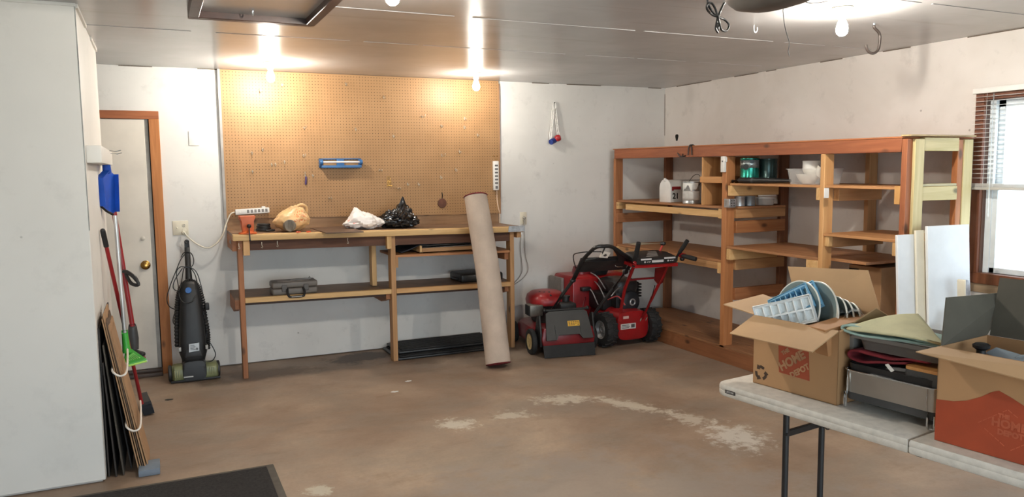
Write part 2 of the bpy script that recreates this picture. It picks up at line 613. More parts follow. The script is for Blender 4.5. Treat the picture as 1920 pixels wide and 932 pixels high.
structure(MB().box((-5.80, -.10, 0), (-4.912, .004, .03), .004).box((-5.80, -.06, .03), (-4.912, .004, .052), .004), 'trim_9', plain('dark_door_sill', (62, 48, 40), .55, var=.2))

# ------------------------------------------------------------------ window
w = build(MB().box((-.024, -3.458, .83), (.004, -3.400, 2.07), .003, 1).box((-.024, -4.42, .83), (.004, -4.36, 2.07), .003, 1)
          .box((-.024, -4.36, 2.02), (.004, -3.458, 2.08), .003, 1).box((-.03, -4.44, .828), (.004, -3.395, .898), .003, 1), 'window_1', wood('window_casing_brown', (94, 52, 34), (124, 74, 48), 2, .5, False)); w['kind'] = 'structure'
M_vinyl = plain('white_vinyl', (222, 228, 232), .35, var=.03)
def wpart(mb, name, mat):
    o = build(mb, name, mat); o.parent = w; return o
wpart(MB().box((.0, -3.462, .895), (.11, -3.455, 2.02)).box((.0, -4.36, .895), (.11, -4.353, 2.02)).box((.0, -4.36, .89), (.11, -3.455, .898)).box((0, -4.36, 2.016), (.11, -3.455, 2.024)), 'jamb_liner', M_dkwood)
wpart(MB().box((.035, -3.500, .898), (.062, -3.462, 2.018)).box((.07, -3.492, .898), (.1, -3.462, 2.018)), 'side_track', M_vinyl)
wpart(MB().box((.04, -3.535, .898), (.06, -3.500, 1.47), .003, 1).box((.04, -4.353, .898), (.06, -4.31, 1.47), .003, 1)
      .box((.04, -4.353, .898), (.06, -3.50, .935), .003, 1).box((.04, -4.353, 1.44), (.06, -3.50, 1.478), .003, 1), 'lower_sash', M_vinyl)
wpart(MB().box((.075, -3.54, 1.44), (.095, -3.492, 2.018), .003, 1).box((.075, -4.353, 1.44), (.095, -4.31, 2.018), .003, 1)
      .box((.075, -4.353, 1.97), (.095, -3.492, 2.018), .003, 1).box((.075, -4.353, 1.44), (.095, -3.492, 1.475), .003, 1), 'upper_sash', M_vinyl)
M_glass = clear('window_glass', (235, 245, 250), .07, .02)
wpart(MB().box((.048, -4.32, .925), (.052, -3.53, 1.45)), 'lower_pane', M_glass)
wpart(MB().box((.083, -4.32, 1.465), (.087, -3.535, 1.98)), 'upper_pane', M_glass)
wpart(MB().box((-.014, -4.46, .768), (.004, -3.38, .83), .003, 1), 'stool_board', wood('raw_sill_board', (132, 108, 84), (176, 152, 124), 1, .8, False, .5))

# venetian blind hung over the upper half
bl = thing('venetian_blind', 'white venetian blind drawn halfway down over the window on the right wall', 'blind', (-.05, -3.4, 2.09))
build(MB().box((-.062, -4.44, 2.058), (-.026, -3.402, 2.092), .003), 'headrail', M_white, bl)
sl = MB()
for i in range(19):
    z = 2.036 - i * .0288
    sl.slab([(-.060, -4.43, z - .001), (-.060, -3.406, z - .001), (-.045, -3.406, z + .0012), (-.031, -3.406, z), (-.031, -4.43, z), (-.045, -4.43, z + .0012)], (0, 0, .0012))
build(sl, 'slats', M_white, bl)
stk = MB()
for i in range(7):
    stk.box((-.061, -4.44, 1.462 + i * .0032), (-.03, -3.385, 1.4635 + i * .0032))
build(stk, 'gathered_slats', M_white, bl)
build(MB().box((-.064, -4.44, 1.442), (-.028, -3.378, 1.460), .003), 'bottom_rail', plain('gray_white_rail', (188, 186, 182), .45, var=.05), bl)
for y in (-3.50, -4.3):
    build(MB().tube([(-.062, y, 2.06), (-.063, y, 1.46)], .0014, 6), 'ladder_cord', M_white, bl)
build(MB().tube([(-.066, -3.546, 2.05), (-.067, -3.545, 1.72), (-.068, -3.548, 1.27)], .0035, 8), 'tilt_wand', clear('clear_wand', (235, 240, 240), .55, .1), bl)
build(MB().tube([(-.05, -3.395, 1.45), (-.045, -3.4, 1.2), (-.03, -3.405, .93)], .0025, 6), 'lift_cord', M_white, bl)

# ------------------------------------------------------------------ bare bulbs
M_bulb = emit('glowing_bulb_glass', (255, 248, 235), BULB)
M_porc = plain('porcelain', (228, 224, 216), .3, var=.03)
t0 = thing('ceiling_lamp', 'bare glowing bulb on the ceiling above the left end of the pegboard', 'lamp', (-4.05, -.55, H), group='bare ceiling bulbs')
build(MB().lathe([(0, 0), (.055, 0), (.055, -.008), (.045, -.018), (.026, -.026), (.022, -.05), (0, -.05)], (0, 0, 0), n=28), 'lampholder', M_porc, t0, local=True)
build(MB().lathe([(.0, -.05), (.014, -.05), (.016, -.066), (.024, -.085), (.0295, -.105), (.030, -.118), (.026, -.136), (.014, -.147), (0, -.150)], (0, 0, 0), n=20), 'bulb', M_bulb, t0, local=True)
t1 = dup(t0, (-2.335, -.49, H), label='bare glowing bulb in front of the right edge of the pegboard')
for c in t1.children:
    if c.name.startswith('bulb'):
        c.data = c.data.copy(); c.data.materials[0] = emit('dimmer_bulb_glass', (255, 248, 235), BULB * .62)
for c in t0.children:
    if c.name.startswith('bulb'): BRIGHT = c
M_bulb2 = emit('strong_bulb_glass', (255, 248, 235), BULB * 1.5)
for p, lab in (((-3.955, -3.52, H), 'bare bulb at the top edge, right of the ceiling hatch'), ((-1.545, -3.68, H), 'bare glowing bulb beside the big dark ceiling hook')):
    for c in dup(t0, p, label=lab).children:
        if c.name.startswith('bulb'):
            c.data = c.data.copy(); c.data.materials[0] = M_bulb2
BRIGHT.data = BRIGHT.data.copy(); BRIGHT.data.materials[0] = emit('brighter_bulb_glass', (255, 248, 235), BULB * 1.2)

# ------------------------------------------------------------------ pegboard on the back wall
def shear(p):
    k = min(1.0, max(0.0, p.z / .5))
    return (p.x, p.y, p.z - .0143 * (p.x + 3.15) * k)
def topz(x): return 1.1225 - .0143 * (x + 3.15)

def peg_mat():
    k = NT('perforated_hardboard')
    v = k.coords(False)
    sx = k.n('ShaderNodeSeparateXYZ'); k.l(v, sx.inputs[0])
    pitch = .0254
    fx = k.math('SUBTRACT', k.math('FRACT', k.math('DIVIDE', sx.outputs['X'], pitch)), .5)
    fz = k.math('SUBTRACT', k.math('FRACT', k.math('DIVIDE', sx.outputs['Z'], pitch)), .5)
    r = k.math('SQRT', k.math('ADD', k.math('MULTIPLY', fx, fx), k.math('MULTIPLY', fz, fz)))
    hole = k.math('LESS_THAN', r, .125)
    f = k.noise(v, 2.5, 5, .6)
    col = k.ramp(f, [(.3, (148, 113, 77)), (.7, (163, 127, 89))])
    k.color(k.mixc(hole, col, (58, 34, 22)))
    k.set(.46, spec=.25)
    return k.m
pg = thing('pegboard', 'large brown perforated pegboard on the back wall above the workbench', 'pegboard', (-3.146, 0, 1.214))
build(MB().box((-4.372, -.026, 1.214), (-1.918, -.020, 2.438)).warp(lambda p: p if p.z > 2 else shear(p)), 'board', peg_mat(), pg)
build(MB().box((-4.392, -.028, 1.16), (-4.372, -.001, 2.452)), 'edge_strip', plain('gray_edge_strip', (150, 146, 142), .5), pg)
build(MB().box((-4.36, -.020, 1.222), (-1.93, -.001, 1.26)).box((-4.36, -.020, 2.37), (-1.93, -.001, 2.41)).warp(shear), 'furring_strip', TAN[0], pg)
build(MB().box((-1.918, -.027, 1.21), (-1.908, -.001, 2.43)).warp(shear), 'edge_strip', plain('brown_edge_strip', (150, 112, 84), .5), pg)

# peg hooks -------------------------------------------------------
M_hook = plain('zinc_wire', (206, 200, 186), .3, .8, var=.08)
def hook_single():
    m = MB()
    m.tube([(0, .010, .006), (0, -.004, .004), (0, -.006, -.016), (0, -.012, -.022), (0, -.030, -.022), (0, -.040, -.014), (0, -.041, -.004)], .0021, 7, smooth=4)
    m.tube([(-.013, -.006, -.005), (.013, -.006, -.005)], .0018, 6)
    return m
def hook_double():
    m = MB()
    for s in (-1, 1):
        m.tube([(s * .011, .010, .004), (s * .011, -.005, .002), (s * .011, -.03, -.004), (s * .011, -.036, .006), (s * .011, -.036, .012)], .002, 7, smooth=3)
    m.tube([(-.013, -.006, .0), (.013, -.006, 0)], .002, 6)
    return m
def hook_long():
    m = MB()
    m.tube([(0, .010, .006), (0, -.004, .004), (0, -.006, -.012), (0, -.012, -.016), (0, -.085, -.012), (0, -.096, -.002), (0, -.098, .010)], .0022, 7, smooth=4)
    m.tube([(-.014, -.006, -.003), (.014, -.006, -.003)], .0018, 6)
    return m
HK = {'s': hook_single, 'd': hook_double, 'l': hook_long}
proto = {}
GH = 'metal hooks on the pegboard'
hooks = [
 ('s', (-4.0694, -0.0280, 2.2820), 'peg hook left of the left bulb, near the pegboard top'),
 ('s', (-3.8929, -0.0280, 2.3360), 'peg hook just right of the left bulb at the pegboard top'),
 ('s', (-3.3582, -0.0280, 2.3646), 'topmost bright peg hook in the middle of the pegboard, just under the ceiling'),
 ('s', (-3.0275, -0.0280, 2.2615), 'bright cross-shaped peg hook high in the middle of the pegboard'),
 ('l', (-2.6780, -0.0280, 2.0968), 'long peg hook highest among those in the right third of the pegboard'),
 ('s', (-2.4967, -0.0280, 2.0187), 'peg hook midway between the long upper right hook and the pair near the right edge'),
 ('s', (-2.2659, -0.0280, 2.0903), 'upper of the two stacked peg hooks below the right bulb'),
 ('s', (-2.2726, -0.0280, 2.0122), 'lower of the two stacked peg hooks below the right bulb'),
 ('s', (-2.1407, -0.0280, 1.9403), 'peg hook nearest the right edge of the pegboard, below the right bulb'),
 ('s', (-2.3243, -0.0280, 1.7872), 'lone peg hook at the right, level with the top of the vertical power strip'),
 ('s', (-2.9498, -0.0280, 1.9230), 'bright peg hook up and to the right of the blue holder'),
 ('s', (-3.2872, -0.0280, 1.9795), 'peg hook straight above the right half of the blue holder'),
 ('l', (-3.7234, -0.0280, 1.9828), 'long peg hook casting a slanting shadow, upper of two left of the blue holder'),
 ('l', (-3.7366, -0.0280, 1.7499), 'long peg hook just left of the blue holder and level with its top'),
 ('s', (-4.0683, -0.0280, 1.8031), 'rightmost of the two peg hooks side by side near the left edge'),
 ('s', (-4.1538, -0.0280, 1.7767), 'peg hook nearest the left edge, upper of the two there'),
 ('s', (-4.1562, -0.0280, 1.6235), 'peg hook nearest the left edge, lower of the two there'),
 ('s', (-3.8965, -0.0280, 1.7012), 'bright peg hook left of the blue holder, right of the pair of thin pegs'),
 ('s', (-4.0009, -0.0280, 1.6796), 'left one of the two thin pegs side by side at the left of the board'),
 ('s', (-3.9709, -0.0280, 1.6794), 'right one of the two thin pegs side by side at the left of the board'),
 ('s', (-3.6670, -0.0280, 1.5825), 'thin peg hook just right of the hanging purple tool'),
 ('d', (-3.0798, -0.0280, 1.6130), 'double-prong peg hook right of the lower corner of the blue holder'),
 ('d', (-2.9135, -0.0280, 1.4497), 'low double-prong peg hook below and right of the ring of brass hooks'),
 ('s', (-2.8280, -0.0280, 1.4959), 'left one of two level peg hooks low in the middle right of the board'),
 ('s', (-2.7277, -0.0280, 1.4942), 'right one of two level peg hooks low in the middle right of the board'),
 ('l', (-2.4972, -0.0280, 1.7531), 'long peg hook above the hanging dark disc'),
 ('s', (-2.5118, -0.0280, 1.5540), 'small peg hook midway between the long hook and the hanging dark disc'),
 ('s', (-2.3644, -0.0280, 1.6208), 'small bright peg hook just left of the vertical power strip'),
 ('d', (-3.5292, -0.0280, 1.3790), 'double-prong peg hook low on the board, right of the tan bag'),
]
for kind, p, lab in hooks:
    if kind not in proto:
        o = build(HK[kind](), 'peg_hook', M_hook, local=True); proto[kind] = o
    else:
        o = proto[kind].copy(); COL.objects.link(o)
    o.location = p
    tag(o, lab, 'hook', GH)
# bunch of loose brass hooks
m = MB()
bx_ = V((-3.0010, -0.0300, 1.5035))
m.torus(bx_ + V((0, 0, .04)), (0, 1, 0), .016, .0018, 18, 6)
for i in range(6):
    a = -.5 + i * .2
    m.tube([bx_ + V((.016 * math.sin(a * 2), -.004 * i, .026)), bx_ + V((.03 * a, -.004 * i, -.005)), bx_ + V((.04 * a, -.012, -.03)), bx_ + V((.04 * a + .012, -.016, -.022))], .0018, 6, smooth=3)
tag(build(m, 'hook_bunch', M_brass, loc=bx_), 'bunch of spare brass hooks hanging on a ring right of the blue holder', 'hooks')
# hanging purple tool and dark disc
pt = V((-3.7295, -0.0340, 1.6103))
t = thing('pocket_tool', 'small purple-handled tool hanging from a peg left of the blue holder', 'tool', pt)
build(MB().tube([pt + V((0, .004, 0)), pt + V((0, -.004, -.02))], .002, 6).tube([pt + V((0, 0, -.02)), pt + V((0, 0, -.04))], .004, 8), 'shank', M_hook, t)
build(MB().obox(pt + V((.004, 0, -.075)), (.016, .014, .07), (0, R(6), 0), .005), 'grip', plain('purple_plastic', (66, 44, 92), .4), t)
dk = V((-2.5022, -0.0300, 1.3094))
t = thing('disc_pad', 'dark round pad hanging on a thin wire low on the right of the pegboard', 'pad', dk)
build(MB().lathe([(0, -.004), (.040, -.004), (.044, 0), (.040, .004), (0, .004)], dk, (0, 1, 0), 28), 'pad', plain('dark_pad', (92, 58, 44), .8, var=.2), t)
build(MB().tube([dk + V((0, .0, .04)), dk + V((.004, -.002, .07)), dk + V((0, 0, .10))], .004, 7), 'wire', M_iron, t)

# blue holder -------------------------------------------------------
bh = V((-3.425, -.03, 1.68))
t = thing('dowel_holder', 'blue plastic holder with a long rod mounted in the middle of the pegboard', 'tool holder', bh)
M_blue = plain('dull_blue_plastic', (44, 92, 142), .4, var=.08)
m = MB()
m.box((-3.61, -.040, 1.712), (-3.245, -.026, 1.722), .003).box((-3.61, -.040, 1.642), (-3.245, -.026, 1.654), .003)
m.box((-3.61, -.040, 1.642), (-3.585, -.026, 1.722), .003).box((-3.27, -.040, 1.642), (-3.245, -.026, 1.722), .003)
m.box((-3.46, -.040, 1.646), (-3.395, -.026, 1.718), .002)
build(m, 'back_frame', M_blue, t)
build(MB().box((-3.60, -.09, 1.640), (-3.255, -.036, 1.650), .003).box((-3.60, -.094, 1.640), (-3.255, -.086, 1.662), .003), 'front_lip', M_blue, t)
for x in (-3.597, -3.258):
    build(MB().lathe([(0, -.012), (.02, -.012), (.023, -.006), (.023, .006), (.02, .012), (0, .012)], (x, -.075, 1.688), (1, 0, 0), 20).box((x - .01, -.078, 1.66), (x + .01, -.03, 1.70), .003), 'end_lug', M_blue, t)
build(MB().cyl((-3.585, -.075, 1.69), (-3.27, -.075, 1.69), .0085), 'rod', plain('pale_rod', (216, 206, 206), .3), t)

# power strips, plates, outlets ---------------------------------------
def receptacle(m, c, w=.016, ax='x'):
    c = V(c)
    for s in (-1, 1):
        m.box(c + V((s * .0055 - .0012, -.0012, -.001)), c + V((s * .0055 + .0012, .001, .008)))
    m.cyl(c + V((0, -.0012, -.008)), c + V((0, .001, -.008)), .0028, n=10)
ps = V((-4.172, -.03, 1.29))
t = thing('power_strip', 'white power strip mounted level at the lower left corner of the pegboard', 'power strip', ps, rot=(0, R(-2.2), 0))
build(MB().box((-.135, -.034, -.023), (.135, -.001, .023), .006), 'housing', M_white, t, local=True)
M_slot = plain('socket_slots', (128, 126, 124), .6)
for i in range(6):
    m = MB(); m.box((-.044 + i * .029, -.0349, -.012), (-.026 + i * .029, -.0335, .014), .0004, 1); receptacle(m, (-.035 + i * .029, -.0352, .002))
    build(m, 'socket', M_slot, t, local=True)
build(MB().box((-.105, -.0362, -.006), (-.095, -.033, .008), .001, 1), 'switch', M_white, t, local=True)
build(MB().box((.075, -.028, .02), (.105, -.008, .034), .004), 'end_plug', M_white, t, local=True)
pl = V((-4.7079, -0.0120, 1.1335))
m = MB().tube([(-4.305, -.045, 1.287), (-4.3442, -0.0450, 1.2688), (-4.3810, -0.0500, 1.1918), (-4.4147, -0.0600, 1.0978), (-4.4708, -0.0600, 1.0306), (-4.5368, -0.0600, 1.0036), (-4.6068, -0.0500, 1.0366), (-4.6713, -0.0450, 1.0954), pl + V((.012, -.03, .0)), pl + V((0, -.006, 0))], .0058, 10, smooth=6)
m.cyl(pl + V((0, 0, 0)), pl + V((.004, -.028, 0)), .013, .009, 16)
build(m, 'power_cord', plain('cream_cord', (226, 218, 200), .45, var=.03), t)

o2 = V((-1.967, -.03, 1.555))
t = thing('power_strip', 'white power strip mounted upright on the right edge of the pegboard', 'power strip', o2)
build(MB().box(o2 + V((-.027, -.034, -.137)), o2 + V((.027, -.001, .137)), .006), 'housing', M_white, t)
M_dsk = plain('dark_sockets', (92, 90, 90), .5)
for i in range(6): build(MB().box(o2 + V((-.016, -.0352, .085 - i * .033 + .002)), o2 + V((.016, -.0335, .085 - i * .033 + .018)), .002, 1), 'socket', M_dsk, t)
build(MB().box(o2 + V((-.012, -.037, -.122)), o2 + V((.012, -.034, -.098)), .002, 1), 'switch', M_dsk, t)
build(MB().tube([o2 + V((.01, -.015, -.135)), (-1.9490, -0.0300, 1.3398), (-1.9391, -0.0300, 1.2585), (-1.9189, -0.0200, 1.1862), (-1.9206, -0.0200, 1.0688)], .005, 8, smooth=5), 'power_cord', plain('pink_cream_cord', (224, 196, 170), .5, var=.03), t)
gb = 'brass cup hooks above the upright power strip'
for i, (p, lab) in enumerate((((-1.9784, -0.0220, 1.7377), 'tiny brass pin above the upright power strip, left of the upper two'), ((-1.9454, -0.0220, 1.7376), 'tiny brass pin above the upright power strip, right of the upper two'), ((-1.9568, -0.0220, 1.7076), 'tiny brass pin lowest of the three above the upright power strip'))):
    p = V(p)
    tag(build(MB().cyl(p, p + V((0, -.012, 0)), .0025, n=8).ball(p + V((0, -.014, 0)), .0055, 10, 8), 'pin', M_brass, loc=p), lab, 'pin', gb)

lp = V((-4.723, 0, 1.17))
t = thing('switch_plate', 'ivory double wall plate with a toggle switch and a socket, beside the door', 'wall plate', lp)
build(MB().box(lp + V((-.058, -.006, -.058)), lp + V((.058, .002, .058)), .003), 'plate', M_ivory, t)
build(MB().box(lp + V((-.034, -.0075, -.012)), lp + V((-.022, -.004, .012))).obox(lp + V((-.028, -.012, .003)), (.008, .014, .01), (R(25), 0, 0), .002), 'toggle', M_ivory, t)
m = MB()
for z in (.02, -.02): m.lathe([(0, .0085), (.014, .0085), (.016, .006), (.016, 0)], lp + V((.026, 0, z)), (0, -1, 0), 20)
build(m, 'socket_faces', M_ivory, t)
m = MB(); receptacle(m, lp + V((.026, -.009, .02)))
build(m, 'socket_slots', M_dkgray, t)
bp = V((-4.589, 0, 1.885))
tag(build(MB().box(bp + V((-.039, -.007, -.057)), bp + V((.039, .002, .057)), .003).cyl(bp + V((0, -.009, .03)), bp + V((0, 0, .03)), .004, n=10).cyl(bp + V((0, -.009, -.03)), bp + V((0, 0, -.03)), .004, n=10), 'blank_plate', M_white, loc=bp), 'blank white wall plate high between the door and the pegboard', 'wall plate')
rp = V((-1.661, 0, 1.138))
t = thing('wall_outlet', 'ivory wall outlet with a plug in it, past the right end of the workbench', 'outlet', rp)
build(MB().box(rp + V((-.035, -.006, -.06)), rp + V((.035, .002, .06)), .003), 'plate', M_ivory, t)
m = MB()
for z in (.02, -.02): m.lathe([(0, .0085), (.014, .0085), (.016, .006), (.016, 0)], rp + V((0, 0, z)), (0, -1, 0), 20)
build(m, 'socket_faces', M_ivory, t)
m = MB(); receptacle(m, rp + V((0, -.009, -.02)))
build(m, 'socket_slots', M_dkgray, t)
M_gcord = plain('gray_cord', (150, 146, 140), .5, var=.05)
p0 = V((-1.6590, -0.0200, 1.1464))
tag(build(MB().cyl(p0 + V((0, .012, .0)), p0 + V((0, -.02, -.004)), .013, .01, 14).tube([p0 + V((0, -.02, 0)), (-1.6650, -0.0300, 1.0436), (-1.6557, -0.0200, 0.9177), (-1.6513, -0.0200, 0.7818), (-1.6235, -0.0200, 0.6648), (-1.6358, -0.0200, 0.6025), (-1.6943, -0.0200, 0.5434), (-1.7868, -0.0200, 0.4923)], .0045, 8, smooth=5), 'extension_cord', M_gcord, loc=p0), 'gray cord plugged into the right outlet, outer of the two hanging cords', 'cord')
p0 = V((-1.6952, -0.0200, 0.9820))
tag(build(MB().tube([p0, (-1.7024, -0.0200, 0.8524), (-1.6923, -0.0200, 0.7214), (-1.6876, -0.0200, 0.6269), (-1.7287, -0.0200, 0.5563), (-1.8097, -0.0200, 0.4888)], .004, 8, smooth=5), 'extension_cord', M_gcord, loc=p0), 'thin gray cord hanging nearest the right end of the workbench', 'cord')

# chain toy hanging on the back wall ----------------------------------
cp = V((-1.3201, -0.0120, 2.2529))
t = thing('chain_hanger', 'white plastic chain with blue and red end pieces hanging on the back wall', 'chain', cp)
M_chain = plain('white_chain_plastic', (232, 230, 226), .4, var=.03)
build(MB().tube([(cp.x - .014, cp.y - .006, cp.z - .005), (cp.x, cp.y - .006, cp.z + .010), (cp.x + .014, cp.y - .006, cp.z - .005), (cp.x + .014, cp.y - .006, cp.z - .05), (cp.x, cp.y - .006, cp.z - .062), (cp.x - .014, cp.y - .006, cp.z - .05)], .0055, 8, closed=True, smooth=4), 'top_link', M_chain, t)
build(MB().cyl(cp + V((0, .012, 0)), cp + V((0, -.02, .002)), .004, n=8), 'nail', M_iron, t)
def strand(pts, turn):
    m = MB(); pts = catmull(pts, 8); L = [0]
    for a, b in zip(pts[:-1], pts[1:]): L.append(L[-1] + (b - a).length)
    n = int(L[-1] / .030)
    def atl(x):
        for i in range(len(pts) - 1):
            if L[i + 1] >= x: return pts[i].lerp(pts[i + 1], (x - L[i]) / max(1e-9, L[i + 1] - L[i]))
        return pts[-1]
    for i in range(n):
        a = atl(i * .030); b = atl(min(L[-1], i * .030 + .042))
        d = (b - a).normalized()
        side = V((1, 0, 0)) if (i + turn) % 2 else V((.55, -.83, 0))
        side = (side - d * side.dot(d)).normalized() * .0095
        m.tube([a - d * .004, a + side + d * .006, b + side - d * .006, b + d * .004, b - side - d * .006, a - side + d * .006], .0042, 7, closed=True, smooth=3)
    return m
build(strand([(-1.3391, -0.0250, 2.1899), (-1.3456, -0.0250, 2.1026), (-1.3606, -0.0300, 2.0096), (-1.3729, -0.0300, 1.9169), (-1.3614, -0.0300, 1.8913)], 0), 'chain', M_chain, t)
build(strand([(-1.3156, -0.0250, 2.1905), (-1.3044, -0.0250, 2.1034), (-1.2958, -0.0300, 2.0105), (-1.2844, -0.0300, 1.9383)], 1), 'chain', M_chain, t)
a = V((-1.3517, -0.0450, 1.8856))
build(MB().cyl(a + V((-.028, -.012, -.012)), a + V((.024, .012, .006)), .027, n=22).torus(a + V((-.028, -.012, -.012)), (.9, .4, .3), .022, .006, 20, 8), 'blue_grip', plain('navy_plastic', (30, 52, 120), .4), t)
a = V((-1.3013, -0.0500, 1.9115))
build(MB().lathe([(0, -.028), (.02, -.028), (.03, -.016), (.033, 0), (.03, .016), (.02, .028), (0, .028)], a, (.75, -.6, .25), 22), 'red_grip', plain('red_plastic', (156, 34, 40), .4), t)

# ------------------------------------------------------------------ workbench
wb = thing('workbench', 'long wooden workbench with open shelves against the back wall under the pegboard', 'workbench', (-3.15, -.28, 0))
def wbp(m, name, mat, sh=True):
    if sh: m.warp(shear)
    return build(m, name, mat, wb)
wbp(MB().box((-4.375, -.475, 1.103), (-1.935, -.0015, 1.1225)), 'worktop', M_ply)
wbp(MB().box((-4.378, -.565, 1.072), (-1.925, -.475, 1.120), .006), 'front_board', wood('front_board_pine', (196, 156, 102), (226, 190, 136), 0))
wbp(MB().box((-4.375, -.020, 1.1228), (-1.93, -.0015, 1.232)), 'backsplash', wood('backsplash_board', (130, 98, 68), (160, 124, 90), 0, .6, True, .3))
wbp(MB().box((-4.303, -.490, .99), (-3.135, -.462, 1.072)).box((-3.091, -.490, .99), (-2.036, -.462, 1.072)), 'front_apron', wood('shaded_apron', (74, 46, 32), (104, 68, 48), 0, .7))  # dark tone paints in the shadow below the front board
wbp(MB().box((-4.375, -.46, .985), (-4.337, -.003, 1.103)), 'end_rail', FIR[1])
wbp(MB().box((-1.975, -.52, 1.02), (-1.935, -.003, 1.103)), 'end_rail', TAN[1])
for x0, x1, mat in ((-4.342, -4.304, FIR[2]), (-3.134, -3.092, TAN[2]), (-2.035, -1.995, TAN[2])):
    wbp(MB().box((x0, -.50, 0), (x1, -.412, 1.072), .003, 1), 'leg', mat)
for x0, x1 in ((-2.035, -1.997),):
    wbp(MB().box((x0, -.092, .622), (x1, -.004, 1.103), .003, 1), 'rear_leg', TAN[2])
wbp(MB().box((-4.303, -.528, .955), (-4.255, -.4905, 1.0715), .002, 1), 'cleat', wood('short_pine_cleat', (196, 150, 96), (216, 172, 120), 2))
wbp(MB().box((-3.245, -.30, .628), (-3.205, -.212, 1.103), .002, 1), 'hanger_post', PINE[2])
wbp(MB().box((-3.174, -.54, .965), (-3.1355, -.4905, 1.0715), .002, 1), 'cleat', PINE[2])
# lower shelf
wbp(MB().box((-4.375, -.46, .602), (-1.995, -.003, .621)), 'lower_shelf', M_ply)
wbp(MB().box((-4.304, -.50, .580), (-3.134, -.46, .621), .003, 1), 'shelf_front', wood('shelf_front_pine', (198, 158, 104), (224, 188, 134), 0))
wbp(MB().box((-3.092, -.50, .580), (-2.035, -.46, .621), .003, 1), 'shelf_front', wood('shelf_front_pine_2', (186, 138, 88), (212, 168, 114), 0))
for x0, mat in ((-4.375, FIR[1]), (-3.172, FIR[1]), (-2.073, FIR[1])):
    m = MB().prism([(-.003, .602), (-.46, .602), (-.46, .53), (-.30, .49), (-.003, .49)], (x0, 0, 0), (0, 1, 0), (0, 0, 1), (.036, 0, 0))
    wbp(m, 'shelf_bracket', mat)
wbp(MB().box((-4.304, -.44, .555), (-3.172, -.40, .602)).box((-3.092, -.44, .555), (-2.073, -.40, .602)), 'shelf_rail', wood('dark_rail', (58, 38, 28), (84, 56, 40), 0))
# upper shelf in the right bay
wbp(MB().box((-3.092, -.49, .886), (-1.997, -.003, .906)), 'upper_shelf', wood('upper_shelf_board', (164, 108, 66), (190, 134, 88), 0))
wbp(MB().box((-3.092, -.495, .80), (-3.07, -.40, .886)), 'cleat', TAN[2])
wbp(MB().box((-2.073, -.46, .82), (-2.035, -.003, .886)), 'shelf_bracket', FIR[1])
# galvanised plate at the right front corner
pc = [(-2.0761, -0.5670, 1.1130), (-1.9191, -0.5670, 1.1091), (-1.9196, -0.5670, 1.0590), (-2.0819, -0.5670, 1.0612)]
m = MB().slab(pc, (0, -.002, 0))
for i in range(5):
    for j in range(2):
        q = V(pc[0]).lerp(V(pc[1]), .1 + .2 * i).lerp(V(pc[3]).lerp(V(pc[2]), .1 + .2 * i), .3 + .4 * j)
        m.cyl(q, q + V((0, -.004, 0)), .006, n=10)
build(m, 'corner_plate', M_steel, wb)
for p in ((-4.3352, -0.5400, 1.0425), (-4.1672, -0.5400, 1.0421), (-4.0514, -0.5400, 1.0446), (-3.5003, -0.5400, 1.0429)):
    p = V(p)
    build(MB().tube([p + V((0, 0, .03)), p + V((0, 0, .004)), p + V((.006, -.004, -.008)), p + V((0, -.008, -.016)), p + V((-.007, -.006, -.008))], .0025, 7, smooth=3), 'cup_hook', M_hook, wb)
p = V((-4.3813, -0.3500, 1.0687)); p.x = -4.379
build(MB().lathe([(0, .003), (.016, .003), (.018, 0)], p, (-1, 0, 0), 18).torus(p + V((-.003, 0, 0)), (1, 0, 0), .008, .003, 16, 6), 'eye_bolt', M_steel, wb)

# things on the bench --------------------------------------------------
# vise
vp = V((-4.262, -.50, topz(-4.26)))
M_org = plain('orange_enamel', (206, 98, 44), .45, var=.06)
t = thing('bench_vise', 'orange bench vise clamped to the left front corner of the workbench', 'vise', vp)
build(MB().lathe([(0, 0), (.068, 0), (.068, .008), (.05, .016), (.036, .024), (.034, .04), (0, .04)], vp + V((0, 0, .0)), n=28), 'base', M_org, t)
m = MB().prism([(-.044, .03), (.044, .03), (.044, .095), (.060, .112), (.060, .138), (-.060, .138), (-.060, .112), (-.044, .095)], vp + V((0, .015, 0)), (1, 0, 0), (0, 0, 1), (0, .045, 0), .004)
build(m, 'fixed_jaw', M_org, t)
m = MB().prism([(-.044, .006), (.044, .006), (.040, .095), (.054, .114), (.058, .136), (-.058, .136), (-.054, .114), (-.040, .095)], vp + V((0, -.038, 0)), (1, 0, 0), (0, 0, 1), (0, .04, 0), .004)
build(m, 'moving_jaw', M_org, t)
build(MB().box(vp + V((-.052, .003, .105)), vp + V((.052, .006, .137))).box(vp + V((-.052, .011, .105)), vp + V((.052, .014, .137))), 'jaw_face', M_steel, t)
build(MB().cyl(vp + V((.004, -.075, .062)), vp + V((.004, -.03, .062)), .013, n=18).ball(vp + V((.004, -.074, .062)), .016, 16, 10), 'screw', M_iron, t)
build(MB().tube([vp + V((.002, -.076, .075)), vp + V((.006, -.082, -.045))], .0045, 8).ball(vp + V((.006, -.082, -.048)), .007, 12, 8), 'handle', M_iron, t)
# black coiled strap
sp_ = V((-4.12, -.30, topz(-4.12)))
m = MB()
for i in range(4):
    m.torus(sp_ + V((.003 * (i % 2), 0, .012 + .014 * i)), (.05, .02, 1), .052 - .003 * i, .0095, 30, 8)
m.tube([sp_ + V((.05, -.02, .012)), sp_ + V((.075, -.04, .010)), sp_ + V((.06, -.07, .009)), sp_ + V((.01, -.08, .009))], .008, 8, smooth=4)
tag(build(m, 'coiled_strap', M_black, loc=sp_), 'black coiled strap lying behind the orange vise', 'strap')

